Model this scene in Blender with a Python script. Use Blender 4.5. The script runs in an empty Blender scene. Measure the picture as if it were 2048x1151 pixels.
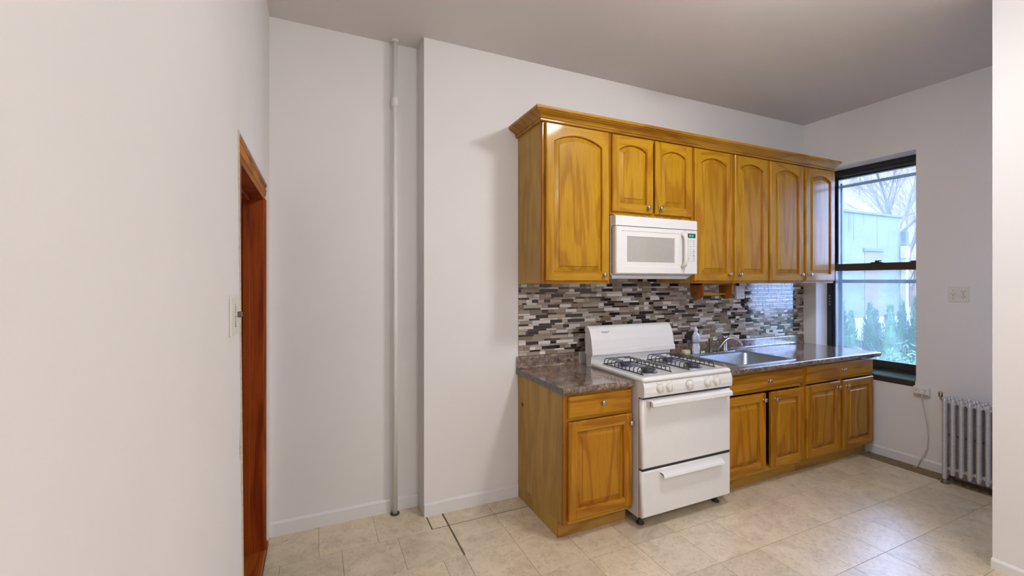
import bpy, bmesh, math, random
from mathutils import Vector, Matrix
R = math.radians
random.seed(7)
SC = bpy.context.scene
COL = SC.collection

# ------------------------------------------------------------------ camera
TH = R(24.33)
cam_d = bpy.data.cameras.new('camera')
cam = bpy.data.objects.new('camera', cam_d); COL.objects.link(cam)
cam.location = (0, 0, 1.521)
cam.rotation_euler = (R(90), 0, -TH)
cam_d.sensor_width = 36
cam_d.lens = 864.6 / 2048 * 36
cam_d.shift_y = -14.6 / 2048
cam_d.clip_start = 0.02
cam_d.clip_end = 300
SC.camera = cam

# ------------------------------------------------------------------ sky, exposure
w = bpy.data.worlds.new('overcast'); SC.world = w; w.use_nodes = True
bg = w.node_tree.nodes['Background']
bg.inputs[0].default_value = (0.64, 0.81, 1.48, 1)
bg.inputs[1].default_value = 11.0
SC.view_settings.view_transform = 'Standard'
SC.view_settings.look = 'None'
SC.view_settings.gamma = 1
SC.view_settings.use_curve_mapping = False
SC.view_settings.exposure = 0.13
LAMP_COL = (0.96, 0.975, 1.015)
LAMP_KITCHEN = 85.0      # emission of the dome over the kitchen
LAMP_ROOM = 112.0         # emission of the unseen globe in the room behind the camera

# ------------------------------------------------------------------ key dimensions (metres)
YW = 2.775      # kitchen wall
YR = 2.935      # recessed wall left of it
XR = 0.632      # corner between them
XW = 4.496      # window wall
XL = -0.255     # left wall
ZC = 3.09       # ceiling
XP, YP = 3.268, 1.04   # partition on the right
YB = -3.2       # rear wall

# ================================================================== materials
MATS = {}
def nmat(name):
    m = bpy.data.materials.new(name); m.use_nodes = True
    nt = m.node_tree; nt.nodes.clear()
    out = nt.nodes.new('ShaderNodeOutputMaterial')
    b = nt.nodes.new('ShaderNodeBsdfPrincipled')
    nt.links.new(b.outputs[0], out.inputs[0])
    MATS[name] = m
    return m, nt, b, out
def setp(b, rough=.5, metal=0., spec=.5, coat=0., coatr=.1):
    b.inputs['Roughness'].default_value = rough
    b.inputs['Metallic'].default_value = metal
    b.inputs['Specular IOR Level'].default_value = spec
    b.inputs['Coat Weight'].default_value = coat
    b.inputs['Coat Roughness'].default_value = coatr
def coords(nt, scale=(1,1,1), kind='Object'):
    tc = nt.nodes.new('ShaderNodeTexCoord')
    mp = nt.nodes.new('ShaderNodeMapping')
    mp.inputs['Scale'].default_value = scale
    nt.links.new(tc.outputs[kind], mp.inputs[0])
    return mp
def noise(nt, vec, scale, detail=4, rough=.55, dist=0):
    n = nt.nodes.new('ShaderNodeTexNoise')
    n.inputs['Scale'].default_value = scale
    n.inputs['Detail'].default_value = detail
    n.inputs['Roughness'].default_value = rough
    n.inputs['Distortion'].default_value = dist
    nt.links.new(vec.outputs[0], n.inputs['Vector'])
    return n
def ramp(nt, src, stops):
    r = nt.nodes.new('ShaderNodeValToRGB')
    while len(r.color_ramp.elements) < len(stops):
        r.color_ramp.elements.new(.5)
    for e, (p, c) in zip(r.color_ramp.elements, stops):
        e.position = p; e.color = (*c, 1)
    nt.links.new(src, r.inputs[0])
    return r
def mixc(nt, a, b, fac, mode='MIX'):
    m = nt.nodes.new('ShaderNodeMix'); m.data_type = 'RGBA'; m.blend_type = mode
    for sock, v in ((m.inputs[6], a), (m.inputs[7], b), (m.inputs[0], fac)):
        if isinstance(v, (int, float)): sock.default_value = v
        elif isinstance(v, tuple): sock.default_value = (*v, 1)
        else: nt.links.new(v, sock)
    return m.outputs[2]
def bump(nt, b, src, strength, dist=.002):
    n = nt.nodes.new('ShaderNodeBump')
    n.inputs['Strength'].default_value = strength
    n.inputs['Distance'].default_value = dist
    nt.links.new(src, n.inputs['Height'])
    nt.links.new(n.outputs[0], b.inputs['Normal'])
def simple(name, col, rough=.5, metal=0., spec=.5, coat=0., var=.06, scale=30, bmp=0.):
    m, nt, b, o = nmat(name); setp(b, rough, metal, spec, coat)
    c = coords(nt); n = noise(nt, c, scale, 3)
    d = tuple(max(0, x * (1 - var)) for x in col); l = tuple(min(1, x * (1 + var)) for x in col)
    r = ramp(nt, n.outputs[0], [(.3, d), (.7, l)])
    nt.links.new(r.outputs[0], b.inputs['Base Color'])
    if bmp: bump(nt, b, n.outputs[0], bmp)
    return m

def make_oak(name, axis, light, dark, rough=.38, coat=.24, ring=6.5, seed=0.0):
    """oak: contour lines of a noise stretched along the grain, plus fine pores"""
    m, nt, b, o = nmat(name); setp(b, rough, 0, .20, coat, .09)
    s1 = [5.0, 5.0, 5.0]; s1[axis] = .75
    s2 = [170, 170, 170]; s2[axis] = 5
    oi = nt.nodes.new('ShaderNodeObjectInfo')
    c1 = coords(nt, tuple(s1)); c2 = coords(nt, tuple(s2))
    ad = nt.nodes.new('ShaderNodeVectorMath'); ad.operation = 'MULTIPLY_ADD'
    nt.links.new(oi.outputs['Random'], ad.inputs[0])
    ad.inputs[1].default_value = (37, 53, 71)
    nt.links.new(c1.outputs[0], ad.inputs[2])
    n1 = noise(nt, ad, 1.0, 2, .45, .3)
    mu = nt.nodes.new('ShaderNodeMath'); mu.operation = 'MULTIPLY'; mu.inputs[1].default_value = ring * 6.283
    nt.links.new(n1.outputs[0], mu.inputs[0])
    si = nt.nodes.new('ShaderNodeMath'); si.operation = 'SINE'; nt.links.new(mu.outputs[0], si.inputs[0])
    mr = nt.nodes.new('ShaderNodeMapRange'); mr.inputs[1].default_value = -1; mr.inputs[2].default_value = 1
    nt.links.new(si.outputs[0], mr.inputs[0])
    r1 = ramp(nt, mr.outputs[0], [(0, dark), (.10, dark), (.30, tuple((a*.3+d*.7) for a, d in zip(dark, light))), (.6, light), (1, light)])
    n2 = noise(nt, c2, 1.0, 3, .6)
    r2 = ramp(nt, n2.outputs[0], [(.30, (.72, .66, .60)), (.55, (1, 1, 1))])
    n3 = noise(nt, coords(nt, (2.2, 2.2, 2.2)), 1.0, 2)
    r3 = ramp(nt, n3.outputs[0], [(.3, (.86, .84, .82)), (.7, (1.06, 1.06, 1.06))])
    col = mixc(nt, mixc(nt, r1.outputs[0], r2.outputs[0], 1.0, 'MULTIPLY'), r3.outputs[0], 1.0, 'MULTIPLY')
    nt.links.new(col, b.inputs['Base Color'])
    bump(nt, b, n2.outputs[0], .12, .0008)
    return m

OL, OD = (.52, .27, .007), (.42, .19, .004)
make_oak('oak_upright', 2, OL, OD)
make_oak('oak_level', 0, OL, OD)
make_oak('oak_base_upright', 2, (.47, .205, .006), (.36, .135, .003))  # lower cabinets' dimmer exposure put into a redder, darker oak
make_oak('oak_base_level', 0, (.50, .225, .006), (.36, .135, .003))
make_oak('oak_crown', 0, (.46, .22, .014), (.36, .15, .008))
make_oak('oak_frame', 2, (.44, .165, .008), (.35, .115, .005))
make_oak('oak_side', 2, (.54, .33, .085), (.47, .275, .068), .45, .05, 4)
make_oak('oak_kick', 0, (.46, .25, .06), (.36, .18, .04), .5, 0, 6)
make_oak('towel_wood', 2, (.26, .085, .010), (.19, .055, .007), .4, .1, 5)
make_oak('jamb_wood', 2, (.34, .060, .004), (.23, .030, .002), .5, .05, 3)
make_oak('casing_wood', 1, (.52, .20, .025), (.34, .11, .012), .6, 0, 5)
make_oak('casing_wood_upright', 2, (.36, .075, .008), (.22, .036, .004), .55, 0, 5)
make_oak('hall_plank', 1, (.42, .10, .018), (.26, .05, .009), .3, .2, 6)

def make_wall(name, col, rough=.75):
    m, nt, b, o = nmat(name); setp(b, rough, 0, .3)
    c = coords(nt)
    n = noise(nt, c, 1.3, 3); f = noise(nt, c, 140, 3)
    r = ramp(nt, n.outputs[0], [(.3, tuple(x*.97 for x in col)), (.7, tuple(min(1, x*1.02) for x in col))])
    nt.links.new(r.outputs[0], b.inputs['Base Color'])
    bump(nt, b, f.outputs[0], .08, .001)
make_wall('wall_paint', (.82, .79, .77))
make_wall('ceiling_paint', (.75, .715, .70))
make_wall('trim_paint', (.80, .775, .76), .5)
make_wall('pipe_paint', (.78, .745, .71), .5)
make_wall('hall_paint', (.42, .36, .30))
simple('torn_plaster', (.66, .53, .40), .9, var=.25, scale=60, bmp=.4)

def make_vinyl():
    m, nt, b, o = nmat('vinyl_stone'); setp(b, .38, 0, .7, .8, .33)
    oi = nt.nodes.new('ShaderNodeObjectInfo')
    c = coords(nt)
    ad = nt.nodes.new('ShaderNodeVectorMath'); ad.operation = 'MULTIPLY_ADD'
    nt.links.new(oi.outputs['Random'], ad.inputs[0]); ad.inputs[1].default_value = (17, 23, 31)
    nt.links.new(c.outputs[0], ad.inputs[2])
    n = noise(nt, ad, 7, 6, .65, 1.2)
    n2 = noise(nt, ad, 42, 5, .7, .8)
    r = ramp(nt, n.outputs[0], [(.28, (.54, .44, .30)), (.5, (.70, .58, .40)), (.72, (.79, .67, .49))])
    r2 = ramp(nt, n2.outputs[0], [(.32, (.66, .62, .57)), (.48, (1, 1, 1))])
    col = mixc(nt, r.outputs[0], r2.outputs[0], .8, 'MULTIPLY')
    hv = nt.nodes.new('ShaderNodeHueSaturation'); nt.links.new(col, hv.inputs['Color'])
    mr = nt.nodes.new('ShaderNodeMapRange'); mr.inputs[3].default_value = .93; mr.inputs[4].default_value = 1.07
    nt.links.new(oi.outputs['Random'], mr.inputs[0]); nt.links.new(mr.outputs[0], hv.inputs['Value'])
    nt.links.new(hv.outputs[0], b.inputs['Base Color'])
    bump(nt, b, n2.outputs[0], .10, .001)
make_vinyl()
simple('floor_seam', (.15, .115, .075), .9, var=.3, scale=25)
simple('floor_brown', (.24, .17, .09), .9, var=.35, scale=40)

def make_laminate(name, dark=1.0):
    m, nt, b, o = nmat(name); setp(b, .16, 0, .5, .6, .08)
    c = coords(nt)
    st = coords(nt, (1.2, 3.4, 3.4))
    n1 = noise(nt, c, 34, 8, .7, .6); n2 = noise(nt, st, 5, 5, .6, 1.5)
    v = nt.nodes.new('ShaderNodeTexVoronoi'); v.inputs['Scale'].default_value = 130; nt.links.new(c.outputs[0], v.inputs['Vector'])
    r1 = ramp(nt, n1.outputs[0], [(.28, (.045*dark, .028*dark, .02*dark)), (.45, (.19*dark, .135*dark, .10*dark)), (.56, (.34*dark, .265*dark, .205*dark)), (.75, (.48*dark, .39*dark, .31*dark))])
    r2 = ramp(nt, n2.outputs[0], [(.35, (.62, .55, .58)), (.65, (1.08, 1.05, 1.0))])
    rv = ramp(nt, v.outputs['Color'], [(.2, (.66, .62, .6)), (.8, (1.1, 1.08, 1.05))])
    col = mixc(nt, mixc(nt, r1.outputs[0], r2.outputs[0], 1., 'MULTIPLY'), rv.outputs[0], .8, 'MULTIPLY')
    nt.links.new(col, b.inputs['Base Color'])
make_laminate('counter_laminate')
simple('counter_edge', (.16, .145, .15), .5, var=.25, scale=50)

# mosaic tiles
simple('tile_black', (.022, .016, .014), .06, 0, .6, var=.2, scale=8)
simple('tile_taupe', (.24, .175, .115), .10, 0, .55, var=.12, scale=9)
simple('tile_grey', (.345, .28, .215), .12, 0, .55, var=.10, scale=9)
simple('tile_beige', (.49, .42, .335), .14, 0, .5, var=.10, scale=14)
simple('tile_white', (.74, .70, .66), .16, 0, .5, var=.10, scale=22)
simple('grout', (.46, .42, .37), .9)

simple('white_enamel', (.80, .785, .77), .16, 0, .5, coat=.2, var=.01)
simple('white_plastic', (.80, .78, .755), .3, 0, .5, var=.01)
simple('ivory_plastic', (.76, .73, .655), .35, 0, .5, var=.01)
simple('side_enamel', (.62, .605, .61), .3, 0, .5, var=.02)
simple('gasket', (.03, .03, .032), .7)
simple('black_enamel', (.018, .018, .022), .3, 0, .5)
simple('burner_metal', (.10, .085, .08), .4, .6, .5)
simple('burner_alu', (.45, .47, .58), .35, .9, .5)
simple('soft_grey_print', (.40, .39, .40), .5, var=.02)
simple('dark_print', (.14, .14, .15), .5, var=.02)
simple('micro_glass', (.44, .415, .38), .07, 0, .6, var=.03)
simple('display_glass', (.02, .055, .06), .08, 0, .6)
m, nt, b, o = nmat('display_digits'); setp(b, .4)
b.inputs['Base Color'].default_value = (.02, .3, .15, 1)
b.inputs['Emission Color'].default_value = (.10, .75, .40, 1); b.inputs['Emission Strength'].default_value = .55
simple('brushed_nickel', (.40, .375, .345), .32, 1, .5)
simple('chrome', (.70, .68, .65), .12, 1, .5, var=.03)
simple('stainless', (.46, .51, .56), .40, .85, .5, var=.06, scale=60)
simple('radiator_paint', (.60, .595, .60), .34, .35, .5, var=.10, scale=40, bmp=.15)
simple('radiator_dark', (.16, .145, .13), .5, .4, .5, var=.3, scale=40)
simple('brass_dark', (.20, .16, .13), .4, .8)
simple('window_bronze', (.022, .024, .028), .35, 0, .5)
simple('window_rail', (.045, .034, .028), .4, 0, .5)
simple('storm_alu', (.03, .045, .052), .4, .3)
simple('sill_sky_tint', (.22, .33, .33), .12, 0, .6)  # cyan tint stands in for sky reflected on the dark sill
simple('slot_dark', (.05, .042, .038), .6)
simple('cord_white', (.62, .58, .53), .5)
simple('soap_plastic', (.60, .62, .70), .18, 0, .5, coat=.3, var=.08, scale=20)
simple('soap_label', (.45, .50, .62), .4, var=.2, scale=60)
simple('sponge_yellow', (.72, .62, .40), .9, var=.12, scale=80, bmp=.4)
# outdoors
simple('stucco_pale', (0.098, 0.106, 0.071), .9, var=.10, scale=1.2, bmp=.2)
simple('stain_grey', (0.064, 0.077, 0.052), .9, var=.2, scale=8)
simple('coping_grey', (0.057, 0.067, 0.046), .8, var=.15, scale=3)
simple('white_gutter', (0.258, 0.237, 0.146), .5)
simple('far_stucco', (0.205, 0.147, 0.084), .9, var=.05, scale=.4)
simple('conifer_leaf', (0.025, 0.075, 0.024), .8, var=.35, scale=4)
simple('conifer_leaf_pale', (0.039, 0.100, 0.032), .8, var=.35, scale=4)
simple('bark', (0.076, 0.056, 0.035), .9, var=.2, scale=6)
simple('yard_ground', (0.091, 0.098, 0.043), .95, var=.3, scale=2)
simple('garden_wall_white', (0.190, 0.175, 0.108), .8, var=.06, scale=2)
simple('door_glass_dark', (0.114, 0.084, 0.048), .9)

m, nt, b, o = nmat('window_glass')
nt.nodes.remove(b)
tr = nt.nodes.new('ShaderNodeBsdfTransparent'); tr.inputs[0].default_value = (.90, .97, .975, 1)
gl = nt.nodes.new('ShaderNodeBsdfGlossy'); gl.inputs['Roughness'].default_value = .02
tl = nt.nodes.new('ShaderNodeBsdfTranslucent'); tl.inputs[0].default_value = (.80, .95, .97, 1)
fr = nt.nodes.new('ShaderNodeFresnel'); fr.inputs[0].default_value = 1.45
cc = coords(nt); dn = noise(nt, cc, 9, 5)
dr = ramp(nt, dn.outputs[0], [(.3, (.045, .045, .045)), (.7, (.075, .075, .075))])
m1 = nt.nodes.new('ShaderNodeMixShader'); m2 = nt.nodes.new('ShaderNodeMixShader')
nt.links.new(dr.outputs[0], m1.inputs[0]); nt.links.new(tr.outputs[0], m1.inputs[1]); nt.links.new(tl.outputs[0], m1.inputs[2])
nt.links.new(fr.outputs[0], m2.inputs[0]); nt.links.new(m1.outputs[0], m2.inputs[1]); nt.links.new(gl.outputs[0], m2.inputs[2])
nt.links.new(m2.outputs[0], o.inputs[0])

def lamp_mat(name, strength):
    m, nt, b, o = nmat(name); nt.nodes.remove(b)
    e = nt.nodes.new('ShaderNodeEmission'); e.inputs[0].default_value = (*LAMP_COL, 1); e.inputs[1].default_value = strength
    nt.links.new(e.outputs[0], o.inputs[0])
lamp_mat('lamp_kitchen', LAMP_KITCHEN)
lamp_mat('lamp_room', LAMP_ROOM)

# ================================================================== mesh helpers
class MB:
    """collects faces in world coordinates; one MB becomes one mesh object"""
    def __init__(s):
        s.v = []; s.f = []; s.fm = []; s.sm = []
    def face(s, idx, mi=0, smooth=False):
        s.f.append(tuple(idx)); s.fm.append(mi); s.sm.append(smooth)
    def add(s, verts, faces, mi=0, smooth=False):
        o = len(s.v); s.v += [tuple(p) for p in verts]
        for f in faces: s.face([o + i for i in f], mi, smooth)
        return s
    def box(s, x0, x1, y0, y1, z0, z1, mi=0, c=0.0):
        if x1 < x0: x0, x1 = x1, x0
        if y1 < y0: y0, y1 = y1, y0
        if z1 < z0: z0, z1 = z1, z0
        c = min(c, (x1-x0)*.45, (y1-y0)*.45, (z1-z0)*.45)
        if c <= 0:
            vs = [(x, y, z) for x in (x0, x1) for y in (y0, y1) for z in (z0, z1)]
            return s.add(vs, [(0,1,3,2),(4,6,7,5),(0,4,5,1),(2,3,7,6),(0,2,6,4),(1,5,7,3)], mi)
        lo = (x0, y0, z0); hi = (x1, y1, z1)
        vs = {}; vl = []
        for sx in (0,1):
            for sy in (0,1):
                for sz in (0,1):
                    sg = (sx, sy, sz)
                    for ax in range(3):
                        p = []
                        for k in range(3):
                            e = hi[k] if sg[k] else lo[k]
                            if k != ax: e += -c if sg[k] else c
                            p.append(e)
                        vs[(sg, ax)] = len(vl); vl.append(tuple(p))
        fs = []
        for ax in range(3):
            o1, o2 = [k for k in range(3) if k != ax]
            for sd in (0,1):
                q = []
                for a, bb in ((0,0),(1,0),(1,1),(0,1)):
                    sg = [0,0,0]; sg[ax] = sd; sg[o1] = a; sg[o2] = bb
                    q.append(vs[(tuple(sg), ax)])
                fs.append(q)
            for a in (0,1):
                for bb in (0,1):
                    s0 = [0,0,0]; s0[o1] = a; s0[o2] = bb
                    s1 = list(s0); s1[ax] = 1
                    s0 = tuple(s0); s1 = tuple(s1)
                    fs.append([vs[(s0,o1)], vs[(s1,o1)], vs[(s1,o2)], vs[(s0,o2)]])
        for sx in (0,1):
            for sy in (0,1):
                for sz in (0,1):
                    fs.append([vs[((sx,sy,sz),k)] for k in range(3)])
        return s.add(vl, fs, mi)
    def prism(s, poly, axis, a, b, mi=0, smooth=False, caps=True):
        """2D polygon (in the two other axes, in order) extruded along axis from a to b"""
        n = len(poly)
        def mk(p, t):
            q = [0,0,0]; o = [k for k in range(3) if k != axis]
            q[o[0]] = p[0]; q[o[1]] = p[1]; q[axis] = t
            return tuple(q)
        vs = [mk(p, a) for p in poly] + [mk(p, b) for p in poly]
        o = len(s.v); s.v += vs
        for i in range(n):
            j = (i+1) % n
            s.face((o+i, o+j, o+n+j, o+n+i), mi, smooth)
        if caps:
            s.face([o+i for i in range(n)], mi); s.face([o+n+i for i in range(n)], mi)
        return s
    def tube(s, pts, rad, n=10, mi=0, caps=True, smooth=True):
        pts = [Vector(p) for p in pts]
        rr = rad if isinstance(rad, (list, tuple)) else [rad]*len(pts)
        o = len(s.v); up = None
        for i, p in enumerate(pts):
            t = (pts[min(i+1, len(pts)-1)] - pts[max(i-1, 0)]).normalized()
            if up is None: up = t.orthogonal().normalized()
            up = (up - t*up.dot(t))
            up = up.normalized() if up.length > 1e-6 else t.orthogonal().normalized()
            sd = t.cross(up)
            for k in range(n):
                a = 2*math.pi*k/n
                s.v.append(tuple(p + (up*math.cos(a) + sd*math.sin(a))*rr[i]))
        for i in range(len(pts)-1):
            for k in range(n):
                k2 = (k+1) % n
                s.face((o+i*n+k, o+i*n+k2, o+(i+1)*n+k2, o+(i+1)*n+k), mi, smooth)
        if caps:
            s.face([o+k for k in range(n)], mi); s.face([o+(len(pts)-1)*n+k for k in range(n)], mi)
        return s
    def lathe(s, origin, axis, prof, n=20, mi=0, smooth=True, sx=1.0, sy=1.0):
        """prof: list of (radius, height along axis)"""
        ax = Vector(axis).normalized(); u = ax.orthogonal().normalized(); vv = ax.cross(u)
        if abs(ax.z) > .9: u = Vector((1,0,0)); vv = Vector((0,1,0))
        O = Vector(origin); o = len(s.v)
        for r, h in prof:
            for k in range(n):
                a = 2*math.pi*k/n
                s.v.append(tuple(O + ax*h + u*math.cos(a)*r*sx + vv*math.sin(a)*r*sy))
        for i in range(len(prof)-1):
            for k in range(n):
                k2 = (k+1) % n
                s.face((o+i*n+k, o+i*n+k2, o+(i+1)*n+k2, o+(i+1)*n+k), mi, smooth)
        s.face([o+k for k in range(n)], mi); s.face([o+(len(prof)-1)*n+k for k in range(n)], mi)
        return s
    def loft(s, rings, mi=0, smooth=False, cap0=False, cap1=False, closed=True):
        n = len(rings[0]); o = len(s.v)
        for r in rings: s.v += [tuple(p) for p in r]
        for i in range(len(rings)-1):
            for k in range(n if closed else n-1):
                k2 = (k+1) % n
                s.face((o+i*n+k, o+i*n+k2, o+(i+1)*n+k2, o+(i+1)*n+k), mi, smooth)
        if cap0: s.face([o+k for k in range(n)], mi)
        if cap1: s.face([o+(len(rings)-1)*n+k for k in range(n)], mi)
        return s

WLOC = {}
def empty(name, loc):
    o = bpy.data.objects.new(name, None); COL.objects.link(o)
    o.empty_display_size = .1
    o.location = loc; WLOC[o.name] = Vector(loc)
    return o
def build(mb, name, mats, parent=None, recalc=True):
    """links an MB as one mesh object, origin at the bottom centre of its bounds"""
    if isinstance(mats, str): mats = [mats]
    xs, ys, zs = zip(*mb.v)
    org = Vector(((min(xs)+max(xs))/2, (min(ys)+max(ys))/2, min(zs)))
    me = bpy.data.meshes.new(name)
    me.from_pydata([tuple(Vector(p)-org) for p in mb.v], [], mb.f)
    for k in mats: me.materials.append(MATS[k])
    me.polygons.foreach_set('material_index', mb.fm)
    me.polygons.foreach_set('use_smooth', mb.sm)
    if recalc:
        bm = bmesh.new(); bm.from_mesh(me)
        bmesh.ops.recalc_face_normals(bm, faces=bm.faces)
        bm.to_mesh(me); bm.free()
    me.update()
    o = bpy.data.objects.new(name, me); COL.objects.link(o)
    WLOC[o.name] = org
    if parent:
        o.parent = parent; o.location = org - WLOC[parent.name]
    else:
        o.location = org
    return o
def tag(o, label, cat, group=None):
    o['label'] = label; o['category'] = cat
    if group: o['group'] = group
    return o
def thing(name, loc, label, cat, group=None):
    return tag(empty(name, loc), label, cat, group)
def struct(mb, name, mats, parent=None, label=None):
    o = build(mb, name, mats, parent)
    if parent is None: o['kind'] = 'structure'
    if label: o['label'] = label
    return o
def text_mesh(body, size, origin, xdir, zdir, name, mat, parent, thick=.0006):
    cu = bpy.data.curves.new('txt', 'FONT'); cu.body = body; cu.size = size
    cu.align_x = 'CENTER'; cu.align_y = 'CENTER'; cu.extrude = thick; cu.resolution_u = 2
    t = bpy.data.objects.new('txt', cu); COL.objects.link(t)
    bpy.context.view_layer.update()
    me = bpy.data.meshes.new_from_object(t.evaluated_get(bpy.context.evaluated_depsgraph_get()))
    bpy.data.objects.remove(t)
    X = Vector(xdir); Z = Vector(zdir); N = X.cross(Z)
    mb = MB(); O = Vector(origin)
    mb.v = [tuple(O + X*v.co.x + Z*v.co.y + N*v.co.z) for v in me.vertices]
    for p in me.polygons: mb.face(list(p.vertices))
    bpy.data.meshes.remove(me)
    return build(mb, name, mat, parent)

# ================================================================== room shell
m_ = MB().box(XL-2.2, XW+.5, YB-.2, YR+.3, -.12, -.0012)
floor = struct(m_, 'floor', 'floor_seam', label='stone-look vinyl tile floor')
# vinyl tiles: pitch .308 along the kitchen wall, .3165 away from it
PX, PY = .308, .3165
YS = [2.612 - PY*k for k in range(0, 20)]
tile_cache = {}
def floor_tile(x0, x1, y0, y1, gx0=.0008, gx1=.0008, gy0=.0008, gy1=.0008):
    x0 += gx0; x1 -= gx1; y0 += gy0; y1 -= gy1
    if x1-x0 < .01 or y1-y0 < .01: return
    key = (round(x1-x0, 4), round(y1-y0, 4))
    if key in tile_cache:
        o = bpy.data.objects.new('tile', tile_cache[key]); COL.objects.link(o)
        o.parent = floor
        o.location = Vector(((x0+x1)/2, (y0+y1)/2, -.0016)) - WLOC[floor.name]
        return
    o = build(MB().box(x0, x1, y0, y1, -.0016, 0, c=.0007), 'tile', 'vinyl_stone', floor)
    tile_cache[key] = o.data
far_tiles = MB()
def row(xs, y0, y1, individual=True):
    xs = sorted(xs)
    for a, bb in zip(xs, xs[1:]):
        x0, x1 = max(a, XL+.001), min(bb, XW-.001)
        if x1 <= x0: continue
        wide = .0008
        g = dict(gx0=.0008, gx1=.0008, gy0=.0008, gy1=.0008)
        # wide worn seams round the patched tile by the wall corner
        if y0 > 2.25:
            if abs(x0-.748) < .02: g['gx0'] = .007
            if abs(x1-.748) < .02: g['gx1'] = .004
        if y0 > 2.55:
            if abs(x0-.642) < .02: g['gx0'] = .008
            if abs(x0-.642) < .02 or x0 > .7: g['gy0'] = .006
        if individual: floor_tile(x0, x1, y0, y1, **g)
        else: far_tiles.box(x0+.0008, x1-.0008, y0+.0008, y1-.0008, -.0016, 0, c=.0007)
right_x = [.748 + PX*k for k in range(0, 14)]
# first row against the walls
row([-.30, .012, .330, .642], 2.612, YR-.004)
row([.642, .748] + right_x[1:], 2.612, YW-.004)
for k in range(0, 19):
    y1, y0 = YS[k], YS[k+1]
    off = .13 if k == 0 else (.13 if k % 2 == 0 else .012)
    left_x = [x for x in [off + .3083*j for j in range(-3, 4)] if x < .70]
    row(left_x + right_x, y0, y1, individual=(y1 > .35))
t_ = build(far_tiles, 'tile', 'vinyl_stone', floor); t_['kind'] = 'stuff'
dm = MB().box(4.33, XW-.01, 1.1, 2.2, .0002, .0016)
o = build(dm, 'brown_edge_strip', 'floor_brown', floor)  # brown strip on the floor along the foot of the window wall

struct(MB().box(XL-.02, XW+.4, YB, YR+.2, ZC, ZC+.12), 'ceiling', 'ceiling_paint', label='plain painted plaster ceiling')
# kitchen wall and the recess left of it
struct(MB().box(XR, XW+.40, YW, YW+.30, 0, ZC), 'wall_back', 'wall_paint', label='off-white plaster wall behind the cabinets')
struct(MB().box(XL-.3, XR, YR, YR+.14, 0, ZC), 'wall_recess', 'wall_paint', label='recessed off-white wall behind the riser pipe')
# window wall with the opening
WY0, WY1, WZ0, WZ1 = 1.872, 2.654, .692, 2.602
XO = XW + .38
mb = MB()
VY0, VY1 = -.62, .16      # second window, round the corner behind the partition
mb.box(XW, XO, YB, VY0, 0, ZC); mb.box(XW, XO, VY1, WY0, 0, ZC); mb.box(XW, XO, WY1, YW, 0, ZC)
mb.box(XW, XO, VY0, VY1, 0, WZ0); mb.box(XW, XO, VY0, VY1, WZ1, ZC)
mb.box(XW, XO, WY0, WY1, 0, WZ0); mb.box(XW, XO, WY0, WY1, WZ1, ZC)
wall_window = struct(mb, 'wall_window', 'wall_paint', label='off-white plaster wall with the deep window opening')
# left wall: built-up plaster with a leaning, torn edge at the doorway
DY0, DY1, DZ = 1.83, 2.835, 2.062
mb = MB()
pl = [(YB, 0), (1.955, 0), (DY0, DZ), (YR, DZ), (YR, ZC), (YB, ZC)]
mb.prism(pl, 0, XL, XL-.022)
mb.box(XL, XL-.022, DY1, YR, 0, DZ)
wall_left = struct(mb, 'wall_left', 'wall_paint', label='off-white plaster wall with the doorway')
mb = MB()
rag = []
N = 46
for i in range(N+1):
    t = i/N; z = DZ*t
    ye = 1.955 + (DY0-1.955)*t
    rag.append((ye - .022 - .016*random.random() - (.03 if .42 < t < .47 else 0), ye + .002, z))
vs = []; fs = []
for a, bb, z in rag:
    vs += [(XL+.0006, a, z), (XL+.0012, bb, z)]
for i in range(N): fs.append((2*i, 2*i+1, 2*i+3, 2*i+2))
mb.add(vs, fs)
build(mb, 'torn_edge', 'torn_plaster', wall_left)
# core of the left wall behind the plaster layer
mb = MB()
mb.box(XL-.022, XL-.15, YB, 1.99, 0, ZC); mb.box(XL-.022, XL-.15, 1.99, YR, DZ-.01, ZC); mb.box(XL-.022, XL-.15, DY1+.01, YR, 0, DZ)
struct(mb, 'wall_left_core', 'hall_paint')
# rear wall and the partition on the right
struct(MB().box(XL-.15, XW+.38, YB-.12, YB, 0, ZC), 'wall_rear', 'wall_paint', label='plain rear wall behind the camera')
struct(MB().box(XP, XP+.11, YB, YP, 0, ZC), 'wall_right', 'wall_paint', label='off-white partition wall ending at the kitchen')
# hall beyond the doorway
struct(MB().box(-2.2, -2.1, 1.0, 4.2, 0, 2.7), 'wall_hall', 'hall_paint')
mb = MB(); mb.box(-2.2, XL-.15, 1.0, 1.1, 0, 2.7); mb.box(-2.2, XL-.15, 3.3, 3.4, 0, 2.7); mb.box(-2.2, XL-.15, 1.0, 3.4, 2.6, 2.7)
struct(mb, 'wall_hall_sides', 'hall_paint')
mb = MB().box(-2.2, XL-.02, 1.1, 3.3, -.003, .001)
hall_floor = struct(mb, 'floor_hall', 'hall_plank')
for k in range(9):
    build(MB().box(-.42-.09*k+.001, -.33-.09*k-.001, 1.7, 3.2, 0, .007, c=.002), 'plank', 'hall_plank', hall_floor)
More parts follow.
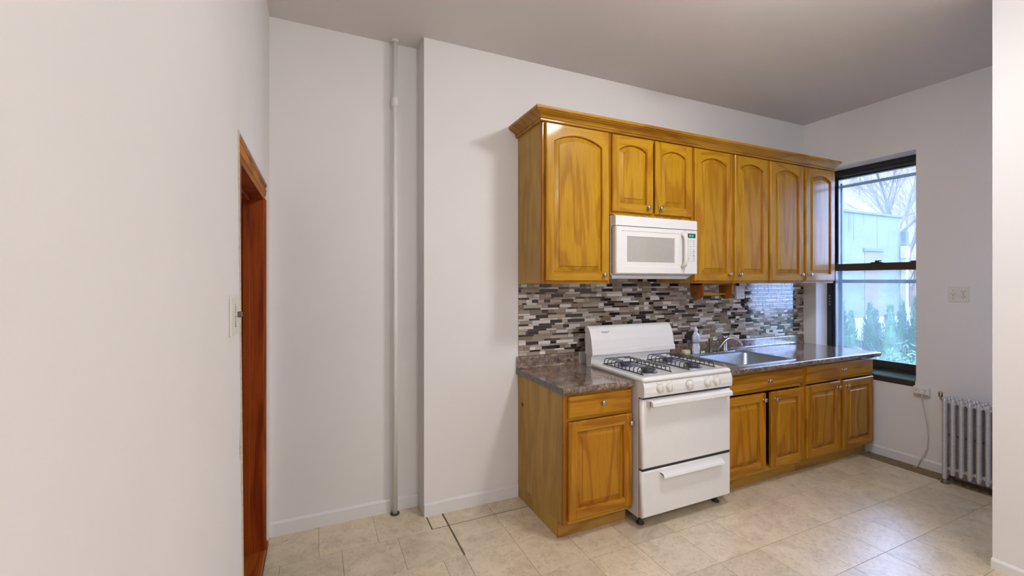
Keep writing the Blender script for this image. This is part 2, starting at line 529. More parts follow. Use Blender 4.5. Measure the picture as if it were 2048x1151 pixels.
# door frame: threshold, jambs, stop, casing
door = MB().box(XL-.15, XL-.014, 1.99, 2.79, 1.978, 1.998)
door1 = struct(door, 'door_1', 'jamb_wood', label='red-brown varnished door frame in the left wall')
for nm, args in (('far_jamb', (XL-.16, XL-.014, 2.772, 2.80, 0, 1.98)), ('near_jamb', (XL-.16, XL-.014, 1.965, 1.99, 0, 1.98))):
    build(MB().box(*args, c=.002), 'jamb', 'jamb_wood', door1)
mb = MB().box(XL-.115, XL-.08, 2.755, 2.773, 0, 1.978, c=.003)
build(mb, 'door_stop', 'jamb_wood', door1)
mb = MB().box(XL-.115, XL-.08, 1.99, 2.772, 1.962, 1.979, c=.003)
build(mb, 'door_stop', 'jamb_wood', door1)
def casing_prof(w):     # (across, out) profile of the moulding
    return [(0, 0), (0, .010), (w*.10, .014), (w*.16, .011), (w*.26, .011), (w*.32, .016), (w*.68, .018), (w*.74, .013), (w*.84, .013), (w*.90, .018), (w, .018), (w, 0)]
mb = MB()
prof = [(XL-.024+d, 1.980+a) for a, d in casing_prof(.080)]
mb.prism(prof, 1, 1.90, 2.828)
build(mb, 'head_casing', 'casing_wood', door1)
mb = MB()
prof = [(XL-.024+d, 2.775+a) for a, d in casing_prof(.058)]
mb.prism(prof, 2, 0, 1.980)
build(mb, 'side_casing', 'casing_wood_upright', door1)
mb = MB()
prof = [(XL-.024+d*.6, 1.99-a) for a, d in casing_prof(.07)]
mb.prism(prof, 2, 0, 1.980)
build(mb, 'side_casing', 'casing_wood_upright', door1)
build(MB().box(XL-.16, XL-.004, 1.97, 2.79, 0, .012, c=.004), 'threshold', 'hall_plank', door1)
build(MB().box(XL-.02, XL+.0, 2.79, 2.86, 0, .035, c=.004), 'chipped_block', 'jamb_wood', door1)

# baseboards
def base_prof(h=.085, t=.013):
    return [(0, 0), (t, 0), (t, h-.012), (t-.004, h-.004), (.003, h), (0, h)]
mb = MB(); mb.prism([(YR-a, z) for a, z in base_prof()], 0, XL, .445)
mb.prism([(YR-a, z) for a, z in base_prof()], 0, .49, XR)
struct(mb, 'baseboard_recess', 'trim_paint')
mb = MB(); mb.prism([(YW-a, z) for a, z in base_prof()], 0, XR-.001, 1.298)
bb_ = struct(mb, 'baseboard_back', 'trim_paint')
mb = MB(); mb.prism([(XW-a, z) for a, z in base_prof(.078)], 1, YB, 2.229)
struct(mb, 'baseboard_window', 'trim_paint')
mb = MB(); mb.prism([(XP-a, z) for a, z in base_prof(.055, .014)], 1, YB, YP+.002)
struct(mb, 'baseboard_right', 'trim_paint')

# riser pipe
pipe = thing('riser_pipe', (.467, 2.885, 0), 'thin white-painted steam riser pipe from floor to ceiling', 'pipe')
build(MB().tube([(.4665, 2.888, .004), (.4675, 2.888, 1.2), (.467, 2.888, ZC)], .017, 18), 'pipe_shaft', 'pipe_paint', pipe)
build(MB().lathe((.467, 2.888, 2.655), (0,0,1), [(.017,0),(.0235,.003),(.0235,.058),(.017,.062)], 18), 'coupling', 'pipe_paint', pipe)
build(MB().lathe((.467, 2.888, ZC-.012), (0,0,1), [(.020,0),(.024,.006),(.024,.012)], 18), 'ceiling_flange', 'pipe_paint', pipe)
build(MB().lathe((.467, 2.888, 0), (0,0,1), [(.030,0),(.030,.006),(.022,.008)], 14), 'floor_gap', 'slot_dark', pipe)

# ================================================================== window
win = MB()
FX0, FX1 = 4.676, 4.86
win.box(FX0, FX1, WY1-.040, WY1, WZ0+.03, WZ1)
win.box(FX0, FX1, WY0, WY0+.045, WZ0+.03, WZ1)
win.box(FX0, FX1, WY0, WY1, 2.560, WZ1)
win.box(FX0+.012, FX1, WY0+.04, WY1-.04, 2.538, 2.562, c=.004)
win.box(FX0, FX1, WY0, WY1, WZ0, WZ0+.035)
window1 = struct(win, 'window_1', 'window_bronze', label='dark bronze double-hung window looking onto the yard')
def sash(x, z0, z1, top, bot, name, side=.022, mat_top='window_rail'):
    y0, y1 = WY0+.045, WY1-.045
    s_ = MB(); s_.box(x, x+.035, y0, y0+side, z0, z1, c=.002); s_.box(x, x+.035, y1-side, y1, z0, z1, c=.002)
    s_.box(x, x+.035, y0, y1, z0, z0+bot, c=.003); s_.box(x, x+.036, y0, y1, z1-top, z1, 1, c=.004)
    so = build(s_, name, ['window_bronze', mat_top], window1)
    build(MB().box(x+.015, x+.019, y0+side-.004, y1-side+.004, z0+bot-.004, z1-top+.004), 'pane', 'window_glass', so)
    return so
low = sash(4.692, WZ0+.035, 1.685, .068, .070, 'lower_sash')
up = sash(4.742, 1.620, 2.548, .022, .05, 'upper_sash', mat_top='window_bronze')
st = MB()
for z0, z1 in ((1.498, 1.532), (2.452, 2.478), (.735, .77)):
    st.box(4.815, 4.84, WY0+.04, WY1-.04, z0, z1, c=.003)
st.box(4.815, 4.84, WY0+.04, WY0+.062, .735, 2.5, c=.002); st.box(4.815, 4.84, WY1-.062, WY1-.04, .735, 2.5, c=.002)
build(st, 'storm_frame', 'storm_alu', window1)
yl = (WY0+WY1)/2 - .02
mb = MB().box(4.690, 4.722, yl-.045, yl+.045, 1.685, 1.692, c=.002)
mb.lathe((4.705, yl, 1.690), (0,0,1), [(.016,0),(.016,.012),(.010,.018)], 12)
mb.box(4.690, 4.704, yl-.04, yl+.01, 1.698, 1.708, c=.003)
build(mb, 'sash_lock', 'window_bronze', window1)
for yy in (WY0+.06, WY1-.09):
    build(MB().box(4.688, 4.70, yy, yy+.06, 1.685, 1.695, c=.003), 'tilt_latch', 'window_bronze', window1)
for k in range(4):
    build(MB().box(FX0-.003, FX0+.001, WY1-.03, WY1-.018, 1.28+.028*k, 1.292+.028*k), 'screw', 'brushed_nickel', window1)
build(MB().box(XW-.006, FX0+.004, WY0+.002, WY1-.002, WZ0-.001, WZ0+.016, c=.004), 'sill_board', 'sill_sky_tint', window1)
build(MB().box(XW-.004, XW+.004, WY0+.006, WY1-.002, WZ0-.046, WZ0, c=.002), 'sill_apron', 'window_rail', window1)

# the second window: plain copy of the same double-hung type
w2 = MB()
for a_ in ((VY0, VY0+.05, WZ0, WZ1), (VY1-.05, VY1, WZ0, WZ1), (VY0, VY1, 2.53, WZ1), (VY0, VY1, WZ0, WZ0+.09), (VY0+.04, VY1-.04, 1.615, 1.685)):
    w2.box(4.69, 4.84, *a_, c=.004)
window2 = struct(w2, 'window_2', 'window_bronze', label='second dark double-hung window behind the partition')
for z0_, z1_ in ((WZ0+.085, 1.62), (1.68, 2.535)):
    build(MB().box(4.75, 4.754, VY0+.045, VY1-.045, z0_, z1_), 'pane', 'window_glass', window2)

# ================================================================== cabinets
def arch_ring(x0, x1, z0, z1, y, ins, rise, n=10):
    """opening contour of a door, inset by ins; rise>0 gives an arched head; starts bottom-left, goes round"""
    xa, xb = x0+ins, x1-ins
    pts = [(xa, y, z0+ins), (xb, y, z0+ins)]
    if rise <= 0:
        pts += [(xb - (xb-xa)*k/n, y, z1-ins) for k in range(n+1)]
        return pts
    hw = (x1-x0)/2; xc = (x0+x1)/2
    rad = (hw*hw + rise*rise)/(2*rise); zc = z1 - rad
    r2 = rad-ins
    for k in range(n+1):
        x = xb - (xb-xa)*k/n
        pts.append((x, y, zc + math.sqrt(max(0, r2*r2 - (x-xc)**2))))
    return pts
def cab_door(parent, x0, x1, z0, z1, yf, arch=0.0, knob=None, t=.02, stile=.058, label=None, wood='oak_'):
    """raised-panel door with front face at yf (faces -y)"""
    e = .005
    n = 10
    ox0, ox1, oz0, oz1 = x0+stile, x1-stile, z0+stile, z1-stile
    C = arch_ring(ox0, ox1, oz0, oz1, yf, 0, arch, n)
    mb = MB()
    # slab edge: back ring, side ring, chamfer to the front
    def rect(i, y): return [(x0+i, y, z0+i), (x1-i, y, z0+i), (x1-i, y, z1-i), (x0+i, y, z1-i)]
    mb.loft([rect(0, yf+t), rect(0, yf+e), rect(e, yf)], 0, cap0=True)
    f = rect(e, yf)
    # stiles (upright grain) and rails (level grain)
    zl = C[1][2]; zr_t = C[2][2]; zl_t = C[-1][2]
    mb.add([f[0], (ox0, yf, f[0][2]), (ox0, yf, f[3][2]), f[3]], [(0,1,2,3)], 0)
    mb.add([(ox1, yf, f[0][2]), f[1], f[2], (ox1, yf, f[3][2])], [(0,1,2,3)], 0)
    mb.add([(ox0, yf, f[0][2]), (ox1, yf, f[0][2]), C[1], C[0]], [(0,1,2,3)], 1)
    top = C[2:]
    tv = list(top) + [(p[0], yf, f[3][2]) for p in top]
    k = len(top)
    mb.add(tv, [(i, i+1, k+i+1, k+i) for i in range(k-1)], 1)
    # bead inside the frame
    mb.loft([C, arch_ring(ox0, ox1, oz0, oz1, yf+.005, .004, arch, n), arch_ring(ox0, ox1, oz0, oz1, yf+.0145, .006, arch, n)], 2, smooth=False)
    d = build(mb, 'door', [wood+'upright', wood+'level', 'oak_frame'], parent)
    if label: d['label'] = label
    pm = MB()
    pm.loft([arch_ring(ox0, ox1, oz0, oz1, yf+.014, .005, arch, n), arch_ring(ox0, ox1, oz0, oz1, yf+.014, .010, arch, n),
             arch_ring(ox0, ox1, oz0, oz1, yf+.0050, .036, arch, n), arch_ring(ox0, ox1, oz0, oz1, yf+.0010, .039, arch, n)], 0, cap1=True)
    build(pm, 'panel', wood+'upright', d)
    if knob: add_knob(d, knob[0], yf, knob[1])
    return d
def add_knob(parent, x, yf, z):
    mb = MB().lathe((x, yf, z), (0,-1,0), [(.0085,0),(.0085,.002),(.0055,.004),(.005,.012),(.010,.016),(.0155,.020),(.0155,.024),(.012,.028),(.004,.0295)], 18)
    build(mb, 'knob', 'brushed_nickel', parent)
def drawer(parent, x0, x1, z0, z1, yf, knob):
    mb = MB(); e = .009; t = .02
    def rect(i, y): return [(x0+i, y, z0+i), (x1-i, y, z0+i), (x1-i, y, z1-i), (x0+i, y, z1-i)]
    mb.loft([rect(0, yf+t), rect(0, yf+.006), rect(.004, yf+.0045), rect(.006, yf+.0015), rect(.0095, yf)], 0, cap0=True, cap1=True)
    d = build(mb, 'drawer', 'oak_base_level', parent)
    add_knob(d, knob[0], yf, knob[1])
    return d
def carcass(parent, x0, x1, y0, y1, z0, z1, t=.016, left='oak_side', top=True):
    mb = MB()
    mb.box(x0, x0+t, y0, y1, z0, z1, 0); mb.box(x1-t, x1, y0, y1, z0, z1, 1)
    mb.box(x0+t, x1-t, y0, y1, z0, z0+t, 1)
    if top: mb.box(x0+t, x1-t, y0, y1, z1-t, z1, 1)
    mb.box(x0+t, x1-t, y1-.008, y1, z0+t, z1-t, 1)
    return build(mb, 'carcass', [left, 'oak_frame'], parent)
def face_frame(parent, x0, x1, z0, z1, y, stiles, rails, w=.038, t=.019):
    """stiles: list of (xa, xb); rails: list of (za, zb)"""
    mb = MB()
    for a, b_ in stiles: mb.box(a, b_, y, y+t, z0, z1, 0, c=.0015)
    for a, b_ in rails: mb.box(x0+.002, x1-.002, y+.0006, y+t-.001, a, b_, 1, c=.001)
    return build(mb, 'face_frame', ['oak_frame', 'oak_level'], parent)

YU = 2.413           # face of the wall cabinets
YD = YU - .0205      # door faces
ZB, ZT = 1.500, 2.545
YBK = YW - .002
WG = 'oak wall cabinets'
def wall_cab(x0, x1, zb, label, doors, side='oak_side', mid=None):
    t = thing('wall_cabinet', ((x0+x1)/2, (YU+YBK)/2, zb), label, 'cabinet')
    carcass(t, x0+.001, x1-.001, YU+.019, YBK, zb+.004, ZT, left=side)
    st_ = [(x0+.001, x0+.034), (x1-.034, x1-.001)]
    if mid: st_.append((mid-.02, mid+.02))
    face_frame(t, x0, x1, zb, ZT, YU, st_, [(zb, zb+.035), (ZT-.04, ZT)])
    for d in doors: cab_door(t, d[0], d[1], d[2], d[3], YD, arch=d[4], knob=d[5])
    return t
wall_cab(1.300, 1.820, ZB, 'tall single-door oak wall cabinet left of the microwave', [(1.318, 1.806, 1.520, 2.522, .052, (1.757, 1.560))])
wall_cab(1.820, 2.578, 1.972, 'short two-door oak wall cabinet above the microwave', [(1.833, 2.190, 1.995, 2.520, .040, (2.135, 2.037)), (2.210, 2.562, 1.995, 2.520, .040, (2.250, 2.037))])
wall_cab(2.578, 3.437, ZB, 'two-door oak wall cabinet between microwave and corner cabinet', [(2.594, 2.993, 1.520, 2.520, .045, (2.945, 1.570)), (3.026, 3.418, 1.520, 2.520, .045, (3.062, 1.570))], mid=3.01)
wall_cab(3.437, 4.345, ZB, 'two-door oak wall cabinet nearest the window', [(3.450, 3.880, 1.520, 2.520, .045, (3.835, 1.572)), (3.915, 4.335, 1.520, 2.520, .045, (3.955, 1.572))], mid=3.897)

# crown moulding: profile (out, z) swept round the left end and along the front
cp = [(.000, 2.532), (.016, 2.532), (.020, 2.537), (.020, 2.543), (.015, 2.547), (.021, 2.551), (.024, 2.558), (.034, 2.568), (.050, 2.578), (.060, 2.582), (.062, 2.586), (.070, 2.588), (.072, 2.594), (.072, 2.606), (.000, 2.606)]
cp = [(o_, 2.536 + (z_-2.540)*.98) for o_, z_ in cp]
ringA = [(1.300-o_, YBK, z_) for o_, z_ in cp]
ringB = [(1.300-o_, YU-o_, z_) for o_, z_ in cp]
ringC = [(4.345, YU-o_, z_) for o_, z_ in cp]
mb = MB(); mb.loft([ringA, ringB, ringC], 0, cap0=True, cap1=True)
mb.box(1.302, 4.344, YU, YBK, 2.546, 2.552)
tag(build(mb, 'crown_moulding', 'oak_crown'), 'stepped oak crown moulding along the top of the wall cabinets', 'moulding')

# base cabinets
YF = 2.158; YDB = YF - .0205; ZTOP = .862; YK = 2.229
def base_cab(x0, x1, label, side='oak_side', stiles=None, mid_rail=(.700, .738)):
    t = thing('base_cabinet', ((x0+x1)/2, (YF+YBK)/2, 0), label, 'cabinet')
    carcass(t, x0+.001, x1-.001, YF+.019, YBK, .10, ZTOP-.001, left=side, top=False)
    # side panels reach the floor behind the toe recess
    build(MB().box(x0+.001, x0+.017, YK, YBK, 0, .10), 'side_panel', side, t)
    build(MB().box(x1-.017, x1-.001, YK, YBK, 0, .10), 'side_panel', 'oak_frame', t)
    face_frame(t, x0, x1, .10, ZTOP-.001, YF, stiles or [(x0+.001, x0+.034), (x1-.034, x1-.001)], [(.10, .135), mid_rail, (ZTOP-.03, ZTOP-.001)])
    build(MB().box(x0+.002, x1-.002, YK-.012, YK, 0, .10, c=.001), 'toe_kick', 'oak_kick', t)
    return t
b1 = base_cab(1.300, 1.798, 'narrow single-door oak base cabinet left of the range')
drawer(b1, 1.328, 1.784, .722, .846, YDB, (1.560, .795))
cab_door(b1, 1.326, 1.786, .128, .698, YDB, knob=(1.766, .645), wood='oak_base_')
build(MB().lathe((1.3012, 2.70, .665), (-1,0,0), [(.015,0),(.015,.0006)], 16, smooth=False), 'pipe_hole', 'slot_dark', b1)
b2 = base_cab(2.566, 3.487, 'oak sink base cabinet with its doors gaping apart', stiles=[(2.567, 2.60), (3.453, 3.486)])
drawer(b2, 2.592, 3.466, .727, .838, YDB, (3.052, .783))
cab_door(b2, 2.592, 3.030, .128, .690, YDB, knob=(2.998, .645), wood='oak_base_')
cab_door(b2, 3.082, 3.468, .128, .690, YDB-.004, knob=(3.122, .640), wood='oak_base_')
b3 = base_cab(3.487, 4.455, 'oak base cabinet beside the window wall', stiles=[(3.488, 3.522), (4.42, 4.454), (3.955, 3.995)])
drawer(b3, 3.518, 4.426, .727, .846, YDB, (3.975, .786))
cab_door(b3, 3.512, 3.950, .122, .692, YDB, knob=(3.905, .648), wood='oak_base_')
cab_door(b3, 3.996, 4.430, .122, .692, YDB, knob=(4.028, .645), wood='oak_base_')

# countertops
def counter_prof(yf, zt=.900, th=.037, yb=YBK):
    """(y, z) section with a rolled front edge and a drip bead"""
    r = .014
    p = [(yb, zt-th), (yf+.02, zt-th), (yf+.006, zt-th+.002), (yf, zt-th+.010), (yf-.001, zt-th+.020)]
    for k in range(1, 6):
        a = R(90)*k/6
        p.append((yf + r - r*math.cos(a) - .001, zt-r+.003 + r*math.sin(a)*.95))
    p += [(yf+.022, zt+.0025), (yf+.034, zt), (yb, zt)]
    return p
t = thing('countertop', (1.545, 2.45, ZTOP), 'short brown granite-look laminate countertop left of the range', 'countertop')
mb = MB(); mb.prism(counter_prof(2.128), 0, 1.288, 1.797)
build(mb, 'worktop', 'counter_laminate', t)
mb = MB(); mb.prism([(y, z) for y, z in counter_prof(2.128)], 0, 1.2862, 1.2882)
build(mb, 'end_cap', 'counter_edge', t)
def lip(x0, x1, parent, zt=.984):
    p = [(YBK, .9), (YBK-.030, .9), (YBK-.024, .905), (YBK-.020, .915), (YBK-.019, zt-.012), (YBK-.016, zt-.004), (YBK-.010, zt), (YBK, zt)]
    mb = MB(); mb.prism(p, 0, x0, x1)
    return build(mb, 'backsplash_lip', 'counter_laminate', parent)
lip(1.288, 1.797, t)
t = thing('countertop', (3.52, 2.45, ZTOP), 'long granite-look laminate countertop around the steel sink', 'countertop')
SX0, SX1, SY0, SY1 = 2.795, 3.452, 2.172, 2.712     # sink rim
cx0, cx1, cy0, cy1 = SX0+.02, SX1-.02, SY0+.02, SY1-.05
CE = 4.468
mb = MB()
P_ = counter_prof(2.100)
mb.prism(P_, 0, 2.565, cx0)
mb.prism(P_, 0, cx1, CE)
yf = [(y, z) for y, z in P_ if y < 2.19]
mb.prism([(cy0, .863)] + yf + [(cy0, .900)], 0, cx0, cx1)
mb.box(cx0, cx1, cy1, YBK, .863, .900)
build(mb, 'worktop', 'counter_laminate', t)
lip(2.565, CE, t)
build(MB().box(CE, CE+.002, 2.104, YBK, .864, .899), 'end_cap', 'counter_edge', t)

# ================================================================== mosaic backsplash
bs = MB(); bs.box(1.302, 4.488, YW-.0035, YW-.0002, .984, 1.4995)
bs.box(1.824, 2.576, YW-.0035, YW-.0002, 1.4995, 1.575)
splash = tag(build(bs, 'mosaic_backsplash', 'grout'), 'mosaic backsplash of black, taupe and white glass strips', 'backsplash')
TM = ['tile_black', 'tile_taupe', 'tile_grey', 'tile_beige', 'tile_white']
rt = random.Random(21)
tiles = []
z = .986; r_i = 0
while z < 1.572:
    hgt = .0222 if r_i % 2 == 0 else .0112
    if z > 1.4995-hgt+.001: x, xe = 1.826, 2.574
    else: x, xe = 1.3035, 4.4865
    last = -1
    x -= rt.choice([0, .03, .06, .09]) if z < 1.48 else 0
    while x < xe - .004:
        if r_i % 2 == 0:
            wdt = rt.choice([.047, .047, .097, .097, .147])
            c_ = rt.choices(range(5), [.27, .20, .20, .13, .20])[0]
        else:
            wdt = rt.choice([.032, .082, .082, .130, .150])
            c_ = rt.choices(range(5), [.27, .13, .25, .17, .18])[0]
        if c_ == last: c_ = rt.choice([q for q in range(5) if q != last])
        last = c_
        a, b_ = max(x, xe-9), min(x+wdt, xe)
        a = max(a, 1.3035 if z < 1.48 else 1.826)
        if b_-a > .006: tiles.append((a, b_, z, min(z+hgt, 1.5735), c_))
        x += wdt + .0022
    z += hgt + .0021; r_i += 1
def seen_size(tl):
    a, b_, z0, z1, c_ = tl
    mid = (a+b_)/2
    if 1.81 < mid < 2.57 and z1 < 1.17: return 0      # behind the range back
    d = math.sin(TH)*mid + math.cos(TH)*YW
    return (b_-a)*(z1-z0)/d**2.6
tiles.sort(key=seen_size, reverse=True)
rest = MB(); cache = {}
for i, (a, b_, z0, z1, c_) in enumerate(tiles):
    if i < 300:
        key = (round(b_-a, 4), round(z1-z0, 4), c_)
        if key in cache:
            o = bpy.data.objects.new('tile', cache[key]); COL.objects.link(o); o.parent = splash
            o.location = Vector(((a+b_)/2, (YW-.0075 + YW-.0030)/2, z0)) - WLOC[splash.name]
        else:
            o = build(MB().box(a, b_, YW-.0075, YW-.0030, z0, z1, c=.0008), 'tile', TM[c_], splash)
            cache[key] = o.data
    else:
        rest.box(a, b_, YW-.0075, YW-.0030, z0, z1, c_, c=.0008)
o = build(rest, 'tile', TM, splash); o['kind'] = 'stuff'

# ================================================================== gas range
RX0, RX1 = 1.802, 2.560
RYF = 2.062      # face of door
rg = thing('gas_range', ((RX0+RX1)/2, 2.38, 0), 'white four-burner gas range with two black wire grates', 'range')
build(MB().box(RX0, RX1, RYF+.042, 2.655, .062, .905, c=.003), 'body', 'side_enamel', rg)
for x in (RX0+.05, RX1-.05):
    for y in (RYF+.08, 2.60):
        build(MB().lathe((x, y, 0), (0,0,1), [(.024,0),(.026,.006),(.018,.012),(.012,.018),(.012,.064)], 14), 'leg', 'gasket', rg)
# cooktop with a rounded front edge
def rrect(x0, x1, y0, y1, r, z, n=5):
    pts = []
    for cx, cy, a0 in ((x1-r, y0+r, -90), (x1-r, y1-r, 0), (x0+r, y1-r, 90), (x0+r, y0+r, 180)):
        for k in range(n+1):
            a = R(a0 + 90*k/n); pts.append((cx + r*math.cos(a), cy + r*math.sin(a), z))
    return pts
ct = MB(); zt = .931
x0, x1, y0, y1 = RX0-.003, RX1+.003, RYF-.008, 2.608
ct.loft([rrect(x0, x1, y0, y1, .022, .904), rrect(x0, x1, y0, y1, .022, .917), rrect(x0+.004, x1-.004, y0+.005, y1-.004, .02, .926),
         rrect(x0+.012, x1-.012, y0+.014, y1-.01, .02, zt), rrect(x0+.03, x1-.03, y0+.045, y1-.03, .03, zt), rrect(x0+.036, x1-.036, y0+.053, y1-.036, .03, zt-.006)], 0, True, cap0=True, cap1=True)
build(ct, 'cooktop', 'white_enamel', rg)
# control panel, slightly curved face
cpn = MB()
pp = [(RYF+.045, .806), (RYF+.004, .806), (RYF-.010, .812), (RYF-.014, .838), (RYF-.013, .872), (RYF-.006, .895), (RYF+.004, .903), (RYF+.045, .903)]
cpn.prism(pp, 0, RX0, RX1, smooth=False)
cpo = build(cpn, 'control_panel', 'white_enamel', rg)
build(MB().box(RX0+.006, RX1-.006, RYF+.002, RYF+.04, .799, .808), 'panel_gap', 'gasket', rg)
for i, x in enumerate((1.925, 2.002, 2.170, 2.326, 2.408)):
    zz = .858 if i != 2 else .857; s_ = 1.0 if i != 2 else 1.08
    kb = MB().lathe((x, RYF-.012, zz), (0,-1,0), [(.0265*s_,0),(.0265*s_,.004),(.0245*s_,.006),(.0235*s_,.018),(.0215*s_,.022),(.006,.0235)], 22)
    kb.box(x-.0016, x+.0045, RYF-.043, RYF-.030, zz-.021*s_, zz+.021*s_, c=.003)
    build(kb, 'control_knob', 'ivory_plastic', rg)
    build(MB().lathe((x, RYF-.0125, zz), (0,-1,0), [(.0285*s_,0),(.0285*s_,.0012)], 22, smooth=False), 'knob_bezel', 'soft_grey_print', rg)
    if i == 2:
        for k in range(9):
            a = R(-30 + 30*k)
            px, pz = x + .037*math.cos(a), zz + .033*math.sin(a)
            build(MB().box(px-.004, px+.004, RYF-.0150, RYF-.012, pz-.001, pz+.001), 'dial_mark', 'soft_grey_print', cpo)
    else:
        for k in range(2):
            px = x - .022 + .044*k
            build(MB().box(px-.0025, px+.0025, RYF-.0100, RYF-.0050, .8895, .8925), 'dial_mark', 'soft_grey_print', cpo)
# oven door and handle
od = MB(); od.loft([[(x, y, z_) for x, z_ in ((RX0+i, .372+i), (RX1-i, .372+i), (RX1-i, .796-i), (RX0+i, .796-i))] for i, y in ((0, RYF+.040), (0, RYF+.010), (.004, RYF+.003), (.010, RYF))], 0, True, cap0=True, cap1=True)
odo = build(od, 'oven_door', 'white_enamel', rg)
hd = MB()
hp = [(RYF-.034, .758), (RYF-.052, .760), (RYF-.058, .766), (RYF-.056, .786), (RYF-.046, .795), (RYF-.028, .796), (RYF-.030, .770)]
hd.prism(hp, 0, RX0+.030, RX1-.050)
for xa in (RX0+.030, RX1-.090):
    hd.box(xa, xa+.040, RYF-.040, RYF+.001, .752, .793, c=.004)
build(hd, 'oven_handle', 'white_plastic', odo)
build(MB().box(RX0+.004, RX1-.004, RYF+.008, RYF+.040, .356, .374), 'door_gap', 'gasket', rg)
dr_ = MB(); dr_.loft([[(x, y, z_) for x, z_ in ((RX0+i, .074+i), (RX1-i, .074+i), (RX1-i, .358-i), (RX0+i, .358-i))] for i, y in ((0, RYF+.040), (0, RYF+.010), (.004, RYF+.003), (.010, RYF))], 0, True, cap0=True, cap1=True)
dro = build(dr_, 'broiler_drawer', 'white_enamel', rg)
hd = MB(); hp = [(RYF, .338), (RYF-.020, .336), (RYF-.036, .322), (RYF-.040, .312), (RYF-.037, .310), (RYF-.030, .320), (RYF-.014, .329), (RYF, .330)]
hd.prism(hp, 0, RX0+.135, RX1-.095)
for xa in (RX0+.135, RX1-.099): hd.box(xa, xa+.004, RYF-.034, RYF+.001, .315, .335)
build(hd, 'drawer_handle', 'white_plastic', dro)
# back guard with a gently curved, leaning face
bgm = MB()
ns = 12; rings = []
xs = [RX0 + (RX1-RX0)*k/ns for k in range(ns+1)]
prof = [(2.765, .890), (2.655, .890), (2.642, .930), (2.634, .945)]
bgm.prism([(2.672, .885), (2.622, .885), (2.614, .925), (2.604, 1.00), (2.672, 1.00)], 0, RX0+.006, RX1-.006, 0)
face_p = [(2.674, .985), (2.586, .982), (2.582, .990), (2.586, 1.03), (2.596, 1.09), (2.612, 1.145), (2.628, 1.172), (2.644, 1.183), (2.658, 1.187), (2.674, 1.188)]
bgm.prism(face_p, 0, RX0-.002, RX1+.014, 1, smooth=False)
bgo = build(bgm, 'backguard', ['white_enamel', 'white_enamel'], rg)
sw = MB()      # raised swoosh along the foot of the guard
vs = []; fs = []
for k in range(ns+1):
    x = RX0+.07 + (RX1-RX0-.05)*k/ns; t_ = k/ns
    hgt = .004 + .040*math.sin(math.pi*min(1, t_*.62+.02))
    vs += [(x, 2.5805, .9835), (x, 2.5800, .9835+hgt*.75), (x, 2.5845, .9835+hgt)]
for k in range(ns):
    for q in (0, 1): fs.append((3*k+q, 3*k+3+q, 3*k+4+q, 3*k+1+q))
sw.add(vs, fs); build(sw, 'swoosh_ridge', 'white_enamel', bgo)
text_mesh('Whirlpool', .014, (RX0+.128, 2.6095, 1.146), (1,0,0), (0,.35,.937), 'logo_lettering', 'soft_grey_print', bgo)
mb = MB(); mb.tube([(RX0+.128 + .036*math.cos(R(a)), 2.609+.0022*math.sin(R(a)), 1.147 + .008*math.sin(R(a))) for a in range(150, 400, 20)], .0009, 6)
build(mb, 'logo_ring', 'soft_grey_print', bgo)
# burners and grates
for bx in (1.968, 2.360):
    for by, br in ((2.200, .046), (2.432, .040)):
        q = MB().lathe((bx, by, zt-.006), (0,0,1), [(.062,0),(.060,.003),(.050,.004)], 22)
        q.lathe((bx, by, zt-.002), (0,0,1), [(br*.78,0),(br*.80,.012),(br,.014)], 22, 1)
        q.lathe((bx, by, zt+.012), (0,0,1), [(br,0),(br*1.04,.004),(br*.98,.008),(br*.5,.010),(.003,.0105)], 22, 2)
        build(q, 'burner', ['burner_alu', 'burner_alu', 'burner_metal'], rg)
for gx in (1.968, 2.360):
    g = MB(); gw = .116; gy0, gy1 = 2.128, 2.512; zb_ = zt+.001; ztp = zt+.040; rr = .0033
    for sx in (-1, 1):
        g.tube([(gx+sx*gw, gy0-.012, zb_+.003), (gx+sx*gw, gy1+.012, zb_+.003)], .0042, 8)
    g.tube([(gx-gw, gy1, zb_+.003), (gx+gw, gy1, zb_+.003)], .0042, 8)
    nb = 11
    for k in range(nb):
        y = gy0 + (gy1-gy0)*k/(nb-1)
        full = k in (0, 5, 10) and k != 0
        inner = .02 if not full else 0
        for sx in (-1, 1):
            reach = gw*.0 if full else (.045 if k in (2, 3, 7, 8) else .03)
            pts = [(gx+sx*gw, y, zb_+.004), (gx+sx*gw*.985, y, ztp-.010), (gx+sx*(gw-.012), y, ztp)]
            if k == 0: pts.append((gx+sx*(gw-.06), y, ztp))
            else: pts.append((gx+sx*reach, y, ztp))
            g.tube(pts, rr, 6)
    build(g, 'grate', 'black_enamel', rg)

# ================================================================== microwave
MX0, MX1, MZ0, MZ1 = 1.824, 2.572, 1.568, 1.965
MY = 2.352
mw = thing('microwave', ((MX0+MX1)/2, 2.55, 1.538), 'white over-the-range microwave under the short wall cabinet', 'microwave')
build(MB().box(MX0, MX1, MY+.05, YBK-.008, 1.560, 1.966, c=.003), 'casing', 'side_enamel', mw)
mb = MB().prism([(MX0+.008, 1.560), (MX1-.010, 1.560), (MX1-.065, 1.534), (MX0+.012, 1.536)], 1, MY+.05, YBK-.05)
build(mb, 'underside_tray', 'side_enamel', mw)
